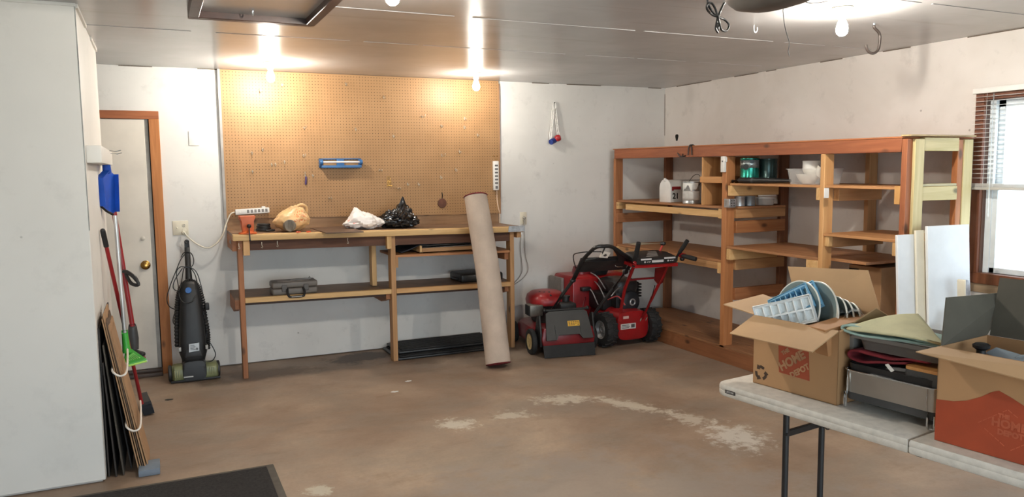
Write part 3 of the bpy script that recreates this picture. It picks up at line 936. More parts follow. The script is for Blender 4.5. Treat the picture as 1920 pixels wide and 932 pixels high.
def crumple(amp, sc, seed, sharp=False):
    def f(p):
        q = V(p) * sc + V((seed, seed * 1.7, seed * .3))
        if sharp:
            a = abs(NZ.noise(q)) * 2 - .6
            b = abs(NZ.noise(q * 2.3)) * 1.2 - .4
            return (a + b * .6) * amp
        return (NZ.noise(q) + .5 * NZ.noise(q * 2.1)) * amp
    return f
# tan shopping bag with a coil of hose inside
tb = V((-3.905, -.36, topz(-3.9)))
cr = crumple(.012, 18, 3.0); cs = crumple(.006, 45, 9.0, True)
def tan_shape(p, d):
    z = (p.z + .1) / .2
    x = p.x * (1.0 if z < .45 else max(.45, 1.0 - (z - .45) * .95)) + (.05 * max(0, z - .4))
    q = V((x, p.y * (1 - .45 * max(0, z - .3)), p.z))
    return q + d * (cr(q) + cs(q)) + V((0, 0, .004 if p.z > -.08 else 0))
m = MB().ball(tb + V((0, 0, .1)), (.15, .12, .10), 56, 36, tan_shape)
for v in m.bm.verts:
    if v.co.z < tb.z + .004: v.co.z = tb.z + .004
t = thing('shopping_bag', 'tan plastic shopping bag with orange print holding a gray coil, on the workbench', 'bag', tb)
bvh = BVHTree.FromBMesh(m.bm)
M_tan = plain('thin_tan_plastic', (220, 182, 132), .35, var=.10, scale=14)
build(m, 'sack', M_tan, t)
build(MB().tube([tb + V((.03, -.01, .175)), tb + V((.045, -.02, .205)), tb + V((.085, -.01, .212)), tb + V((.118, 0, .19)), tb + V((.12, .01, .15)), tb + V((.11, .02, .11))], [.012, .009, .011, .010, .012, .016], 8, smooth=4), 'carry_loop', M_tan, t)
build(MB().text('THE\nHOME\nDEPOT', .036, tb + V((.055, -.3, .125)), (1, 0, -.04), (0.04, 0, 1), .0016, bold=.0015, onto=bvh), 'print', plain('orange_print', (214, 108, 52), .5), t)
hc = tb + V((-.035, -.112, .052))
m = MB().lathe([(.0, .012), (.046, .012), (.049, 0), (.046, -.03), (0, -.03)], hc, (.25, -1, .1), 28)
for i in range(7):
    s = -.036 + i * .012
    h = math.sqrt(max(0, .045 ** 2 - s * s))
    m.tube([hc + V((s, -.013, -h)), hc + V((s + .006, -.017, 0)), hc + V((s, -.013, h))], .0036, 6, smooth=3)
build(m, 'hose_coil', plain('gray_hose', (128, 120, 108), .6, var=.12), t)
# flat dark board
z_ = topz(-3.5)
bd = [(-3.7188, -0.0985, 1.1280), (-3.7072, -0.7302, 1.1280), (-3.4218, -0.7608, 1.1280), (-3.4032, -0.0476, 1.1280)]
tag(build(MB().slab([(V(q).x, V(q).y, z_ + .001) for q in bd], (0, 0, .008)), 'hardboard_sheet', wood('dark_hardboard', (84, 62, 48), (112, 86, 66), 0, .6, False, .3), loc=(V(bd[0]).x, V(bd[0]).y, z_)), 'thin dark hardboard sheet lying flat between the tan and white bags', 'board')
g = 'orange plugs on the workbench'
for p, lab in (((-3.8965, -0.5581, 1.1350), 'tiny orange plug in front of the middle of the tan bag'), ((-3.8164, -0.5472, 1.1350), 'tiny orange plug in front of the right end of the tan bag')):
    p = V(p); p.z = topz(p.x)
    tag(build(MB().lathe([(0, 0), (.009, 0), (.012, .003), (.012, .007), (.009, .010), (0, .010)], p, (0, 0, 1), 16).cyl(p + V((.008, 0, .005)), p + V((.022, .003, .005)), .0045, n=10), 'plug', plain('orange_plastic_plug', (220, 88, 52), .4), loc=p), lab, 'plug', g)
# white shopping bag
wbg = V((-3.31, -.34, topz(-3.3)))
cr2 = crumple(.02, 13, 5.2); cs2 = crumple(.012, 30, 2.2, True)
def white_shape(p, d):
    u = p.x / .19
    top = .10 * (1.0 - .55 * max(0, u + .2)) if u > -.2 else .10 * (1.0 - .9 * max(0, -.2 - u))
    z = p.z * (top / .09 if p.z > 0 else .55)
    pk = .06 * math.exp(-((u + .42) / .22) ** 2) if p.z > 0 else 0
    q = V((p.x, p.y, z + pk * max(0, d.z)))
    return q + d * (cr2(q) + cs2(q))
m = MB().ball(wbg + V((0, 0, .05)), (.18, .11, .09), 60, 36, white_shape)
for v in m.bm.verts:
    if v.co.z < wbg.z + .004: v.co.z = wbg.z + .004
t = thing('shopping_bag', 'crumpled white plastic bag with faded red print on the workbench', 'bag', wbg)
bvh = BVHTree.FromBMesh(m.bm)
build(m, 'sack', plain('thin_white_plastic', (232, 226, 222), .4, var=.04), t)
m = MB()
for (cx, cz, r_) in ((-.13, .075, .020), (-.10, .055, .014), (.10, .02, .016), (.13, .03, .010), (-.14, .03, .016)):
    pts = [(r_ * (1 + .3 * math.sin(3 * a + cx * 50)) * math.cos(a), r_ * .6 * (1 + .3 * math.cos(2 * a)) * math.sin(a)) for a in [i * math.pi / 8 for i in range(16)]]
    ps3 = []
    for a, b in pts:
        h = bvh.ray_cast(wbg + V((cx + a, -.5, cz + b)), V((0, 1, 0)))
        if h[0] is not None: ps3.append(m.bm.verts.new(h[0] + h[1] * .0012))
    if len(ps3) > 4:
        c_ = m.bm.verts.new(sum((v.co for v in ps3), V()) / len(ps3) + V((0, -.002, 0)))
        for i in range(len(ps3)): m.face((ps3[i], ps3[(i + 1) % len(ps3)], c_))
build(m, 'print', plain('faded_red_print', (226, 158, 146), .5), t)
# black garbage bag
bb = V((-3.0, -.30, topz(-3.0)))
cr3 = crumple(.022, 11, 8.1); cs3 = crumple(.022, 24, 4.4, True)
def black_shape(p, d):
    u = p.x / .2
    pk = .16 * max(0, 1 - abs(u - .22) / .42) ** 1.3 + .03 * math.exp(-((u + .5) / .3) ** 2)
    z = p.z + (pk * max(0, d.z) if p.z > 0 else 0)
    y = p.y * max(.12, 1 - .9 * max(0, z - .05) / .14)
    q = V((p.x, y, z))
    return q + d * (cr3(q) + cs3(q))
m = MB().ball(bb + V((.0, 0, .055)), (.185, .13, .075), 64, 44, black_shape)
for v in m.bm.verts:
    if v.co.z < bb.z + .004: v.co.z = bb.z + .004
tag(build(m, 'garbage_bag', plain('shiny_black_film', (22, 21, 22), .22, var=.2), loc=bb, sharp=28), 'crumpled shiny black garbage bag on the workbench behind the white bag', 'bag')
mk = V((-2.3783, 0.1043, 1.1000)); mk.z = topz(mk.x) + .006; mk2 = V((-2.2227, 0.0870, 1.1000)); mk2.z = topz(mk2.x) + .006
tag(build(MB().cyl(mk, mk2, .0055, n=10).cyl(mk, mk.lerp(mk2, -.06), .003, .001, 8), 'marker_pen', M_black, loc=mk), 'thin black marker lying on the bench behind the rolled carpet', 'pen')

# lower shelf: tool case
tc = V((-3.915, -.40, .621 + .0143 * .76))
t = thing('tool_case', 'gray plastic tool case with a black handle on the lower bench shelf', 'case', tc)
M_case = plain('gray_case_plastic', (104, 98, 92), .5, var=.06)
build(MB().box(tc + V((-.178, -.06, 0)), tc + V((.178, .12, .052)), .014, 3), 'bottom_shell', M_case, t)
build(MB().box(tc + V((-.178, -.06, .054)), tc + V((.178, .12, .104)), .014, 3), 'lid', M_case, t)
build(MB().box(tc + V((-.13, -.045, .1035)), tc + V((.12, .09, .108)), .002, 1), 'lid_panel', plain('light_gray_panel', (138, 128, 122), .5), t)
for s in (-1, 1):
    build(MB().box(tc + V((s * .085 - .02, -.066, .028)), tc + V((s * .085 + .02, -.058, .08)), .003, 1), 'latch', plain('case_latch', (84, 80, 76), .5), t)
build(MB().tube([tc + V((-.062, -.058, .05)), tc + V((-.066, -.085, .025)), tc + V((-.06, -.105, -.002)), tc + V((-.04, -.112, -.010)), tc + V((.04, -.112, -.010)), tc + V((.06, -.105, -.002)), tc + V((.066, -.085, .025)), tc + V((.062, -.058, .05))], .0095, 10, smooth=4), 'carry_handle', M_black, t)
build(MB().box(tc + V((-.042, -.124, -.013)), tc + V((.042, -.119, -.006)), .002, 1), 'handle_label', plain('pale_label', (188, 186, 182), .5), t)
cz = tc + V((.05, 0, .109))
tag(build(MB().obox(cz + V((0, 0, .003)), (.16, .014, .006), (0, 0, R(6))).prism([(0, 0), (.03, 0), (.018, .022)], cz + V((.06, 0, .001)), (1, .1, 0), (0, 0, 1), (0, .012, 0)), 'scraper', plain('worn_gray_metal', (120, 116, 112), .5, .4), loc=cz), 'thin gray scraper with a pointed tip lying on the gray tool case', 'tool')
# black case behind the carpet roll
kb = V((-2.26, -.30, .621 - .0143 * .85))
t = thing('black_case', 'low black case on the lower bench shelf behind the rolled carpet', 'case', kb)
build(MB().box(kb + V((-.21, -.10, 0)), kb + V((.20, .2, .078)), .02, 3), 'shell', M_black, t)
build(MB().tube([kb + V((-.21, -.02, .03)), kb + V((-.235, -.02, .032)), kb + V((-.24, .03, .032)), kb + V((-.235, .08, .032)), kb + V((-.21, .08, .03))], .008, 8, smooth=3), 'handle', M_black, t)
# upper shelf: shallow wooden tray
ty = .906 - .0143 * .45
t = thing('wooden_tray', 'shallow wooden tray with thin strips inside on the upper bench shelf', 'tray', (-2.62, -.25, ty))
build(MB().box((-2.86, -.44, ty), (-2.30, -.04, ty + .012)), 'bottom', TAN[0], t)
for a, b in (((-2.86, -.44, ty + .0), (-2.84, -.04, ty + .07)), ((-2.32, -.44, ty), (-2.30, -.04, ty + .07)), ((-2.84, -.44, ty), (-2.32, -.425, ty + .045)), ((-2.84, -.055, ty), (-2.32, -.04, ty + .07))):
    build(MB().box(a, b, .002, 1), 'side', PINE[1] if b[1] == -.04 and a[1] == -.44 else TAN[0], t)
g = 'gray strips in the wooden tray'
for i, lab in enumerate(('flat gray strip at the front of the wooden tray', 'flat gray strip behind the front one in the wooden tray', 'flat gray strip at the back of the wooden tray')):
    q = V((-2.58, -.39 + i * .13, ty + .046 + .006 * i))
    tag(build(MB().obox(q, (.50, .06, .008), (0, R(1.2 * i - 1), R(2 * i)), .001, 1).obox(q + V((0, 0, -.02)), (.48, .05, .022), (0, 0, R(2 * i))), 'flat_strip', plain('gray_flat_strip', (122, 112, 104), .6, var=.15), loc=q), lab, 'strip', g)
tp = V((-2.72, -.2, ty + .07))
def tarp(u, v):
    x = -3.02 + .72 * u; y = -.42 + .36 * v
    z = ty + .078 + .010 * NZ.noise(V((x * 9, y * 9, 0))) - (.06 * max(0, .25 - u) * 4 if u < .25 else 0)
    return (x, y, z)
o = build(MB().grid(tarp, 40, 18), 'folded_tarp', plain('dark_blue_gray_tarp', (52, 52, 60), .6, var=.2), loc=tp)
solid(o, .006, 1)
tag(o, 'dark folded tarp spread over the wooden tray on the upper bench shelf', 'tarp')
# ribbed black floor panels below the bench
for i, (lab, x0, x1, y0, y1, z0) in enumerate((('black ribbed plastic panel on the floor under the bench, lower of two', -3.10, -2.15, -.50, -.02, 0), ('black ribbed plastic panel lying on top of the other under the bench', -3.06, -2.12, -.42, -.02, .036))):
    m = MB().box((x0, y0, z0 + .001), (x1, y1, z0 + .022), .008, 2)
    n = 9
    for k in range(n):
        yy = y0 + .03 + (y1 - y0 - .06) * k / (n - 1)
        m.box((x0 + .03, yy - .008, z0 + .020), (x1 - .03, yy + .008, z0 + .034), .004, 1)
    o = build(m, 'ribbed_panel', M_black, loc=((x0 + x1) / 2, (y0 + y1) / 2, z0))
    tag(o, lab, 'panel', 'ribbed panels under the bench')

# ------------------------------------------------------------------ rolled carpet leaning on the bench
A = V((-2.425, -1.09, .0345)); B = V((-2.412, -.625, 1.385))
ax = (B - A).normalized()
t = thing('rolled_carpet', 'rolled carpet, beige backing outside and dark red pile, leaning against the workbench', 'carpet', A)
x_, y_, _ = frame(ax)
L = (B - A).length
def roll(u, v):
    th = 2 * math.pi * u
    r = .104 - .006 * v + .004 * NZ.noise(V((math.cos(th) * 1.2, math.sin(th) * 1.2, v * 3)))
    c = A + ax * (L * v)
    c = c + V((.016 * math.sin(v * math.pi), 0.0, 0))
    p = c + (x_ * math.cos(th) + y_ * math.sin(th)) * r
    return p
m = MB().grid(roll, 60, 40)
M_back = plain('woven_beige_backing', (188, 171, 156), .85, var=.07, scale=5, bump=.4, bscale=260)
build(m, 'backing', M_back, t)
def spiral(end, s):
    m = MB()
    pts = []
    for i in range(150):
        a = i * .30
        r = .094 * (1 - i / 165)
        pts.append(end + (x_ * math.cos(a) + y_ * math.sin(a)) * r + ax * (s * .004))
    m.tube(pts, .0052, 6)
    m.lathe([(0, 0), (.099, 0)], end - ax * (s * .004), ax, 36)
    m.torus(end, ax, .0985, .0055, 40, 8)
    return m
M_pile = plain('dark_red_pile', (104, 34, 36), .95, var=.25, scale=40)
build(spiral(B + V((0.0, 0, 0)), 1), 'top_end', M_pile, t)
build(spiral(A - ax * .001, -1), 'bottom_end', M_pile, t)
m = MB()
for i in range(2):
    sx = .1035 if i else .1035
    m.slab([A + ax * .01 + (x_ * math.cos(4.2) + y_ * math.sin(4.2)) * .1045, B - ax * .01 + (x_ * math.cos(4.2) + y_ * math.sin(4.2)) * .1, B - ax * .01 + (x_ * math.cos(4.27) + y_ * math.sin(4.27)) * .1, A + ax * .01 + (x_ * math.cos(4.27) + y_ * math.sin(4.27)) * .1045], (x_ * math.cos(4.2) + y_ * math.sin(4.2)) * .003)
    break
build(m, 'outer_edge', M_pile, t)

# ------------------------------------------------------------------ tools hanging on the partition
def loft(m, rings, caps=True):
    rr = [[m.bm.verts.new(V(p)) for p in r] for r in rings]
    n = len(rr[0])
    for A, B in zip(rr[:-1], rr[1:]):
        for k in range(n):
            j = (k + 1) % n
            m.face((A[k], A[j], B[j], B[k]))
    if caps:
        m.face(rr[0][::-1]); m.face(rr[-1])
    return m
def sring(c, ex, ey, rx, ry, p=3.0, n=28):
    """superellipse ring"""
    c = V(c); ex = V(ex); ey = V(ey); out = []
    for i in range(n):
        a = 2 * math.pi * i / n
        ca, sa = math.cos(a), math.sin(a)
        out.append(c + ex * (rx * math.copysign(abs(ca) ** (2 / p), ca)) + ey * (ry * math.copysign(abs(sa) ** (2 / p), sa)))
    return out

rl = V((-5.18, -1.9, 1.72))
t = thing('tool_rail', 'white painted wooden block fixed high on the side of the partition, holding tools', 'rail', rl)
build(MB().box((-5.208, -2.20, 1.662), (-5.138, -1.05, 1.752), .004), 'block', M_wallp, t)
for y, z in ((-1.34, 1.748), (-1.22, 1.735)):
    build(MB().tube([(-5.14, y, z), (-5.10, y, z - .004), (-5.075, y, z + .004)], .003, 7), 'nail', M_steel, t)

M_bluep = plain('bright_blue_plastic', (24, 78, 178), .4, var=.08)
hp = V((-5.1668, -1.3000, 1.7550))
t = thing('dustpan', 'blue plastic dustpan hanging on the white block at the partition', 'dustpan', hp)
pan = [(-5.2113, -1.3600, 1.5811), (-5.1772, -1.3000, 1.6234), (-5.1454, -1.2200, 1.6235), (-5.1279, -1.1600, 1.6032), (-5.1341, -1.1500, 1.3635), (-5.1508, -1.1700, 1.3512), (-5.2068, -1.3600, 1.4077)]
nrm = V((.93, -.36, 0))
build(MB().slab(pan, nrm * -.012), 'pan', M_bluep, t)
def rimb(a, b, h):
    a = V(a); b = V(b)
    return MB().slab([a, b, b + nrm * h, a + nrm * h], (b - a).cross(nrm).normalized() * .004)
build(rimb(pan[0], pan[6], .035), 'side_wall', M_bluep, t)
build(rimb(pan[3], pan[4], .028), 'side_wall', M_bluep, t)
build(rimb(pan[1], pan[0], .035), 'back_wall', M_bluep, t)
build(MB().tube([(-5.1653, -1.3000, 1.7551), (-5.1639, -1.3000, 1.7024), (-5.1615, -1.2700, 1.6134)], [.020, .021, .026], 12).torus(V((-5.1657, -1.3000, 1.7485)), (.9, -.4, 0), .012, .005, 16, 6), 'handle', M_bluep, t)
build(MB().tube([(-5.2066, -1.3600, 1.4110), (-5.1786, -1.2600, 1.3730), (-5.1510, -1.1700, 1.3478)], .0075, 8), 'rubber_lip', M_blackrub, t)

M_redh = plain('red_painted_handle', (142, 30, 34), .35, var=.08)
# broom with a black cap
b0 = V((-5.1880, -1.5945, 1.2676)); b1 = V((-5.0484, -1.1700, 0.0862))
t = thing('broom', 'red-handled broom with a black grip cap and black bristles, leaning on the partition', 'broom', (b1.x, b1.y, 0))
build(MB().cyl(b0, b1, .0115, n=14), 'handle', M_redh, t)
dd = (b0 - b1).normalized()
build(MB().cyl(b0 + dd * .004, b0 - dd * .10, .0145, n=14).ball(b0 + dd * .004, .0145, 14, 8), 'grip_cap', M_black, t)
hd = [(-5.0579, -1.1700, 0.0876), (-4.9997, -1.1700, 0.0976), (-4.9945, -1.1700, 0.0750), (-5.0559, -1.1700, 0.0655)]
build(MB().slab(hd, (-.02, .26, 0)), 'brush_block', M_black, t)
br = [(-5.0557, -1.1700, 0.0691), (-4.9944, -1.1700, 0.0768), (-4.9749, -1.1700, 0.0173), (-5.0415, -1.1700, -0.0240)]
m = MB()
for i in range(14):
    m.slab([V(q) + V((-.02, .255, 0)) * (i / 14) + V((0, 0, rnd.uniform(-.004, .004))) for q in br], V((-.02, .255, 0)) * (.86 / 14))
for v in m.bm.verts:
    if v.co.z < .003: v.co.z = .003
build(m, 'bristles', plain('black_bristles', (30, 33, 40), .8, var=.25), t)
# silver handle with green scoop
s0 = V((-5.1222, -1.5000, 1.3555)); s1 = V((-5.1102, -1.5000, 0.6298))
t = thing('scoop', 'green scoop on a long silver handle hanging from the white block', 'scoop', s1)
build(MB().cyl(s0, s1, .0125, n=14), 'handle', plain('silver_handle', (196, 194, 192), .3, .5, var=.05), t)
M_green = plain('bright_green_plastic', (66, 168, 62), .4, var=.08)
M_lime = plain('lime_edge_plastic', (176, 226, 96), .45, var=.05)
s2 = V((-5.1051, -1.5000, 0.5090))
build(MB().tube([s1 + (s0 - s1).normalized() * .02, s1, s1.lerp(s2, .6), s2], [.017, .018, .021, .026], 14), 'socket', M_green, t)
q = [V((-5.1210, -1.5200, 0.4749)), V((-5.0934, -1.6200, 0.4511)), V((-4.9966, -1.6000, 0.4650)), V((-5.0794, -1.4600, 0.5078)), V((-5.1123, -1.4600, 0.5047))]
build(MB().slab(q, (0, .004, .012)), 'scoop_plate', M_green, t)
build(MB().tube([q[0], q[1], q[2]], .006, 8), 'lip', M_lime, t)
build(MB().tube([q[2], q[3]], .007, 8), 'side_rim', plain('pale_green_rim', (212, 232, 206), .45), t)
m = MB()
c_ = sum(q, V()) / 5
for i in range(6):
    a = q[0].lerp(q[3], .25 + .1 * i); b = q[1].lerp(q[2], .15 + .13 * i)
    m.tube([a.lerp(b, .25) + V((0, -.003, .012)), a.lerp(b, .75) + V((0, -.003, .012))], .004, 6)
build(m, 'ribs', plain('mid_green_ribs', (120, 196, 96), .45), t)
# red handle with dark brush head
r0 = V((-5.1545, -1.0300, 1.4466)); r1 = V((-5.0802, -1.0300, 0.5819)); r2 = V((-5.0805, -1.0300, 0.4285))
t = thing('scrub_brush', 'red-handled brush with a dark head and black grip, hanging upside beside the green scoop', 'brush', r2)
build(MB().cyl(r0, r1, .0155, n=14), 'handle', M_redh, t)
build(MB().tube([r1 + V((-.002, 0, .02)), r1, r1.lerp(r2, .5), r2], [.02, .026, .034, .03], 14), 'socket', M_dkgray, t)
e0 = V((-5.1076, -1.0000, 0.4179)); e1 = V((-5.0192, -1.1200, 0.4043))
build(MB().bar(e0, e1, .035, .03, (0, 0, 1), .008), 'head', M_black, t)
m = MB()
for i in range(24):
    a = e0.lerp(e1, .45 + .55 * rnd.random()) + V((rnd.uniform(-.01, .01), rnd.uniform(-.012, .012), -.012))
    m.cyl(a, a + V((.010, -.004, -.012)), .003, .002, 5)
build(m, 'bristles', M_redh, t)
g0 = V((-5.1210, -1.0500, 0.9628)); g1 = V((-5.0259, -1.1200, 0.8757))
build(MB().tube([g0, (-5.0922, -1.0700, 0.9596), (-5.0490, -1.1000, 0.9246), g1, (-5.0671, -1.1000, 0.8832), (-5.0909, -1.0700, 0.9239), (-5.0994, -1.0600, 0.9482)], [.010, .013, .014, .011, .012, .011, .010], 10, smooth=4), 'grip', M_black, t)

# ------------------------------------------------------------------ flattened boxes leaning on the partition
def leaning(xb, xt, y0, y1, ht, th, jag=0):
    """thin upright sheet leaning in X: bottom at xb, top at xt, spanning y0..y1"""
    m = MB()
    n = 14
    pts = [(xb, y0, .004)]
    pts.append((xt, y0 + .02, ht))
    for i in range(1, n):
        f = i / n
        pts.append((xt - .0, y0 + .02 + (y1 - y0 - .02) * f, ht + jag * math.sin(f * 9) * .5 + jag * (rnd.random() - .5)))
    pts.append((xt, y1, ht)); pts.append((xb, y1, .004))
    m.slab(pts, (th, 0, 0))
    return m
M_card = plain('brown_cardboard', (158, 122, 88), .75, var=.08, scale=4)
M_cardd = plain('dark_cardboard', (92, 72, 56), .8, var=.12, scale=4)
M_cardb = plain('black_faced_board', (44, 38, 34), .7, var=.25, scale=4)
for i, (xb, xt, y0, y1, h, lab) in enumerate((
        (-5.200, -5.206, -2.24, -1.30, .80, 'black-faced board standing upright against the partition, innermost of the leaning boards'),
        (-5.165, -5.196, -2.26, -1.25, .62, 'black-faced board leaning on the partition, second from the wall'),
        (-5.130, -5.190, -2.25, -1.7, .71, 'dark leaning board whose thin gray edge reaches the floor nearest the viewer'),
        (-5.095, -5.184, -2.16, -1.75, .78, 'dark board leaning just behind the strapped cardboard bundle'))):
    m = leaning(xb, xt, y0, y1, h, .007)
    o = build(m, 'leaning_board', [M_cardb, M_cardb, plain('dark_gray_board', (70, 64, 56), .8, var=.15), M_cardb][i], loc=(xb, (y0 + y1) / 2, 0))
    tag(o, lab, 'board', 'dark boards leaning on the partition')
t = thing('cardboard_bundle', 'strapped bundle of flattened brown cardboard boxes leaning on the partition', 'cardboard', (-5.03, -1.9, 0))
for i, (xb, xt, y0, y1, h) in enumerate(((-5.055, -5.186, -2.245, -1.86, .845), (-5.043, -5.180, -2.24, -1.82, .865), (-5.032, -5.168, -2.245, -1.86, .83), (-5.020, -5.158, -2.25, -1.84, .80), (-5.008, -5.15, -2.23, -1.90, .77))):
    build(leaning(xb, xt, y0, y1, h, .006, .012), 'cardboard_sheet', M_card if i != 2 else M_cardd, t)
M_strap = plain('white_strap', (222, 212, 200), .5, var=.05)
def strap(h):
    f = h / .83
    xi = -5.055 + (-5.186 + 5.055) * f - .006; xo = -5.004 + (-5.138 + 5.004) * f + .010
    return MB().tube([(xi, -2.1, h + .02), (xi, -2.256, h + .015), ((xi + xo) / 2, -2.268, h - .012), (xo, -2.256, h + .0), (xo + .004, -2.1, h + .045), (xo, -1.95, h + .06)], .0055, 8, smooth=4)
build(strap(.56), 'strap', M_strap, t)
build(strap(.255), 'strap', M_strap, t)
fb = V((-5.0, -2.30, 0))
tag(build(MB().box(fb + V((-.055, -.02, .001)), fb + V((.05, .14, .036)), .004, 2), 'foam_block', plain('blue_gray_foam', (112, 122, 134), .8, var=.08), loc=fb), 'small blue-gray foam block on the floor at the foot of the cardboard bundle', 'foam block')
m = MB().box((-4.985, -1.62, .20), (-4.965, -1.585, .245), .004, 1)

# door mat in the foreground
t = thing('door_mat', 'large black floor mat with a gray rubber border in the foreground', 'mat', (-5.0, -3.0, 0))
build(MB().box((-5.72, -3.42, .001), (-4.385, -2.455, .008), .003, 1), 'rubber_border', plain('gray_rubber_border', (84, 78, 70), .8, var=.15), t)
m = MB().box((-5.68, -3.38, .006), (-4.425, -2.495, .016), .003, 1)
build(m, 'pile', plain('black_mat_pile', (34, 31, 30), .95, var=.35, scale=70, bump=.5, bscale=220), t)

# ------------------------------------------------------------------ upright vacuum cleaner
vl = V((-4.688, -.27, 0))
t = thing('vacuum_cleaner', 'black upright vacuum cleaner with a dirty green nozzle and looped cord, against the back wall', 'vacuum cleaner', vl)
ex, ey = V((1, 0, 0)), V((0, 1, 0))
M_vac = plain('black_vacuum_plastic', (25, 25, 26), .5, var=.15)
M_vac2 = plain('charcoal_vacuum_plastic', (36, 35, 35), .5, var=.12)
M_olive = plain('dusty_green_plastic', (126, 130, 92), .4, var=.12)
def vy(z): return -.30 + .11 * min(1, max(0, (z - .1) / 1.0))     # the body leans back towards the wall
m = MB()
loft(m, [sring((-4.688, vy(z) , z), ex, ey, rx, ry, p) for z, rx, ry, p in ((.13, .080, .06, 3.5), (.17, .088, .075, 3.5), (.22, .103, .085, 3.5), (.30, .101, .09, 3.5), (.46, .092, .085, 3.2), (.60, .081, .078, 3), (.70, .072, .066, 2.8), (.74, .060, .055, 2.6), (.765, .045, .04, 2.4), (.772, .02, .02, 2))])
build(m, 'body', M_vac, t)
m = MB().prism([(-.055, .30), (.055, .30), (.062, .50), (.058, .66), (.04, .70), (-.04, .70), (-.058, .66), (-.062, .50)], (-4.688, -.372, 0), (1, 0, 0), (0, .11, .99), (0, .03, 0), .008)
build(m, 'bag_door', M_vac2, t)
m = MB().prism([(-.065, .19), (.065, .19), (.05, .245), (.03, .262), (-.03, .262), (-.05, .245)], (-4.69, -.392, 0), (1, 0, 0), (0, .09, 1), (0, .03, 0), .005)
build(m, 'lower_latch', M_vac2, t)
p = V((-4.6800, -0.4000, 0.2662))
m = MB().slab([p + V((-.042, 0, -.032)), p + V((.032, 0, -.026)), p + V((.034, .006, .036)), p + V((-.040, .006, .030))], (0, -.002, 0))
lb = build(m, 'rating_label', plain('silver_label', (170, 172, 172), .4, .2, var=.1), t)
m = MB()
for i in range(4): m.box(p + V((-.03, -.0032, .018 - i * .011)), p + V((.0 + .006 * (i % 2), -.0018, .022 - i * .011)))
m.lathe([(0, .0), (.009, .0), (.009, -.001)], p + V((.016, -.0034, -.010)), (0, 1, 0), 14)
o = build(m, 'label_print', plain('label_print_gray', (96, 98, 100), .6)); o.parent = lb; o.data.transform(INV[t.name])
p = V((-4.7016, -0.3350, 0.7043))
build(MB().lathe([(0, 0), (.020, 0), (.024, .006), (.024, .012), (0, .012)], p, (0, 1, 0), 20), 'emblem', plain('blue_emblem', (38, 98, 170), .35), t)
# handle
h0 = V((-4.6874, -0.1300, 1.0727)); h1 = V((-4.6887, -0.2150, 0.7166))
build(MB().tube([h0, h0.lerp(h1, .3), h0.lerp(h1, .65), h1], [.018, .021, .022, .030], 14), 'handle', M_vac, t)
build(MB().torus(h0 + V((0, -.012, -.004)), (0, 1, -.2), .012, .006, 16, 8), 'hang_ring', M_vac2, t)
# ribbed hose arched over the top
pts = catmull([(-4.80, -.27, .26), (-4.795, -.26, .45), (-4.782, -.25, .60), (-4.755, -.24, .71), (-4.70, -.24, .765), (-4.64, -.24, .74), (-4.605, -.25, .64), (-4.59, -.265, .50), (-4.575, -.275, .34), (-4.58, -.28, .22)], 14)
rr = [.0175 + .0035 * (1 if i % 2 else -1) for i in range(len(pts))]
build(MB().tube(pts, rr, 12), 'hose', M_vac2, t)
build(MB().box((-4.585, -.31, .535), (-4.555, -.26, .59), .006), 'cord_hook', M_vac, t)
for x in (-4.785, -4.592):
    build(MB().box((x - .009, -.392, .245), (x + .009, -.375, .275), .002), 'side_clip', plain('pale_clip', (168, 168, 164), .4), t)
# nozzle
m = MB()
loft(m, [sring((x, -.315, .066), (0, 1, 0), (0, 0, 1), ry, rz, 3.2) for x, ry, rz in ((-4.85, .06, .05), (-4.83, .085, .064), (-4.53, .085, .064), (-4.512, .06, .05))])
build(m, 'nozzle', M_olive, t)
m = MB()
loft(m, [sring((-4.688, y, z), ex, (0, 0, 1), rx, rz, 4) for y, z, rx, rz in ((-.41, .07, .083, .055), (-.40, .085, .086, .075), (-.26, .1, .086, .085), (-.22, .1, .08, .08))])
build(m, 'motor_hood', M_vac, t)
build(MB().box((-4.86, -.405, .006), (-4.505, -.395, .022), .002), 'bumper', M_vac, t)
for x in (-4.862, -4.514):
    build(MB().lathe([(0, -.014), (.05, -.014), (.064, -.008), (.064, .008), (.05, .014), (0, .014)], (x, -.32, .066), (1, 0, 0), 24), 'wheel', M_vac2, t)
build(MB().box((-4.77, -.417, .04), (-4.70, -.408, .050), .002), 'badge', plain('pale_badge', (178, 180, 178), .4), t)
for dx in (-4.815, -4.565):
    m = MB()
    for k in range(3): m.box((dx - .018 + .016 * k, -.404, .045), (dx - .012 + .016 * k, -.396, .10), .002, 1)
    build(m, 'nozzle_ribs', plain('light_olive', (150, 152, 112), .45), t)
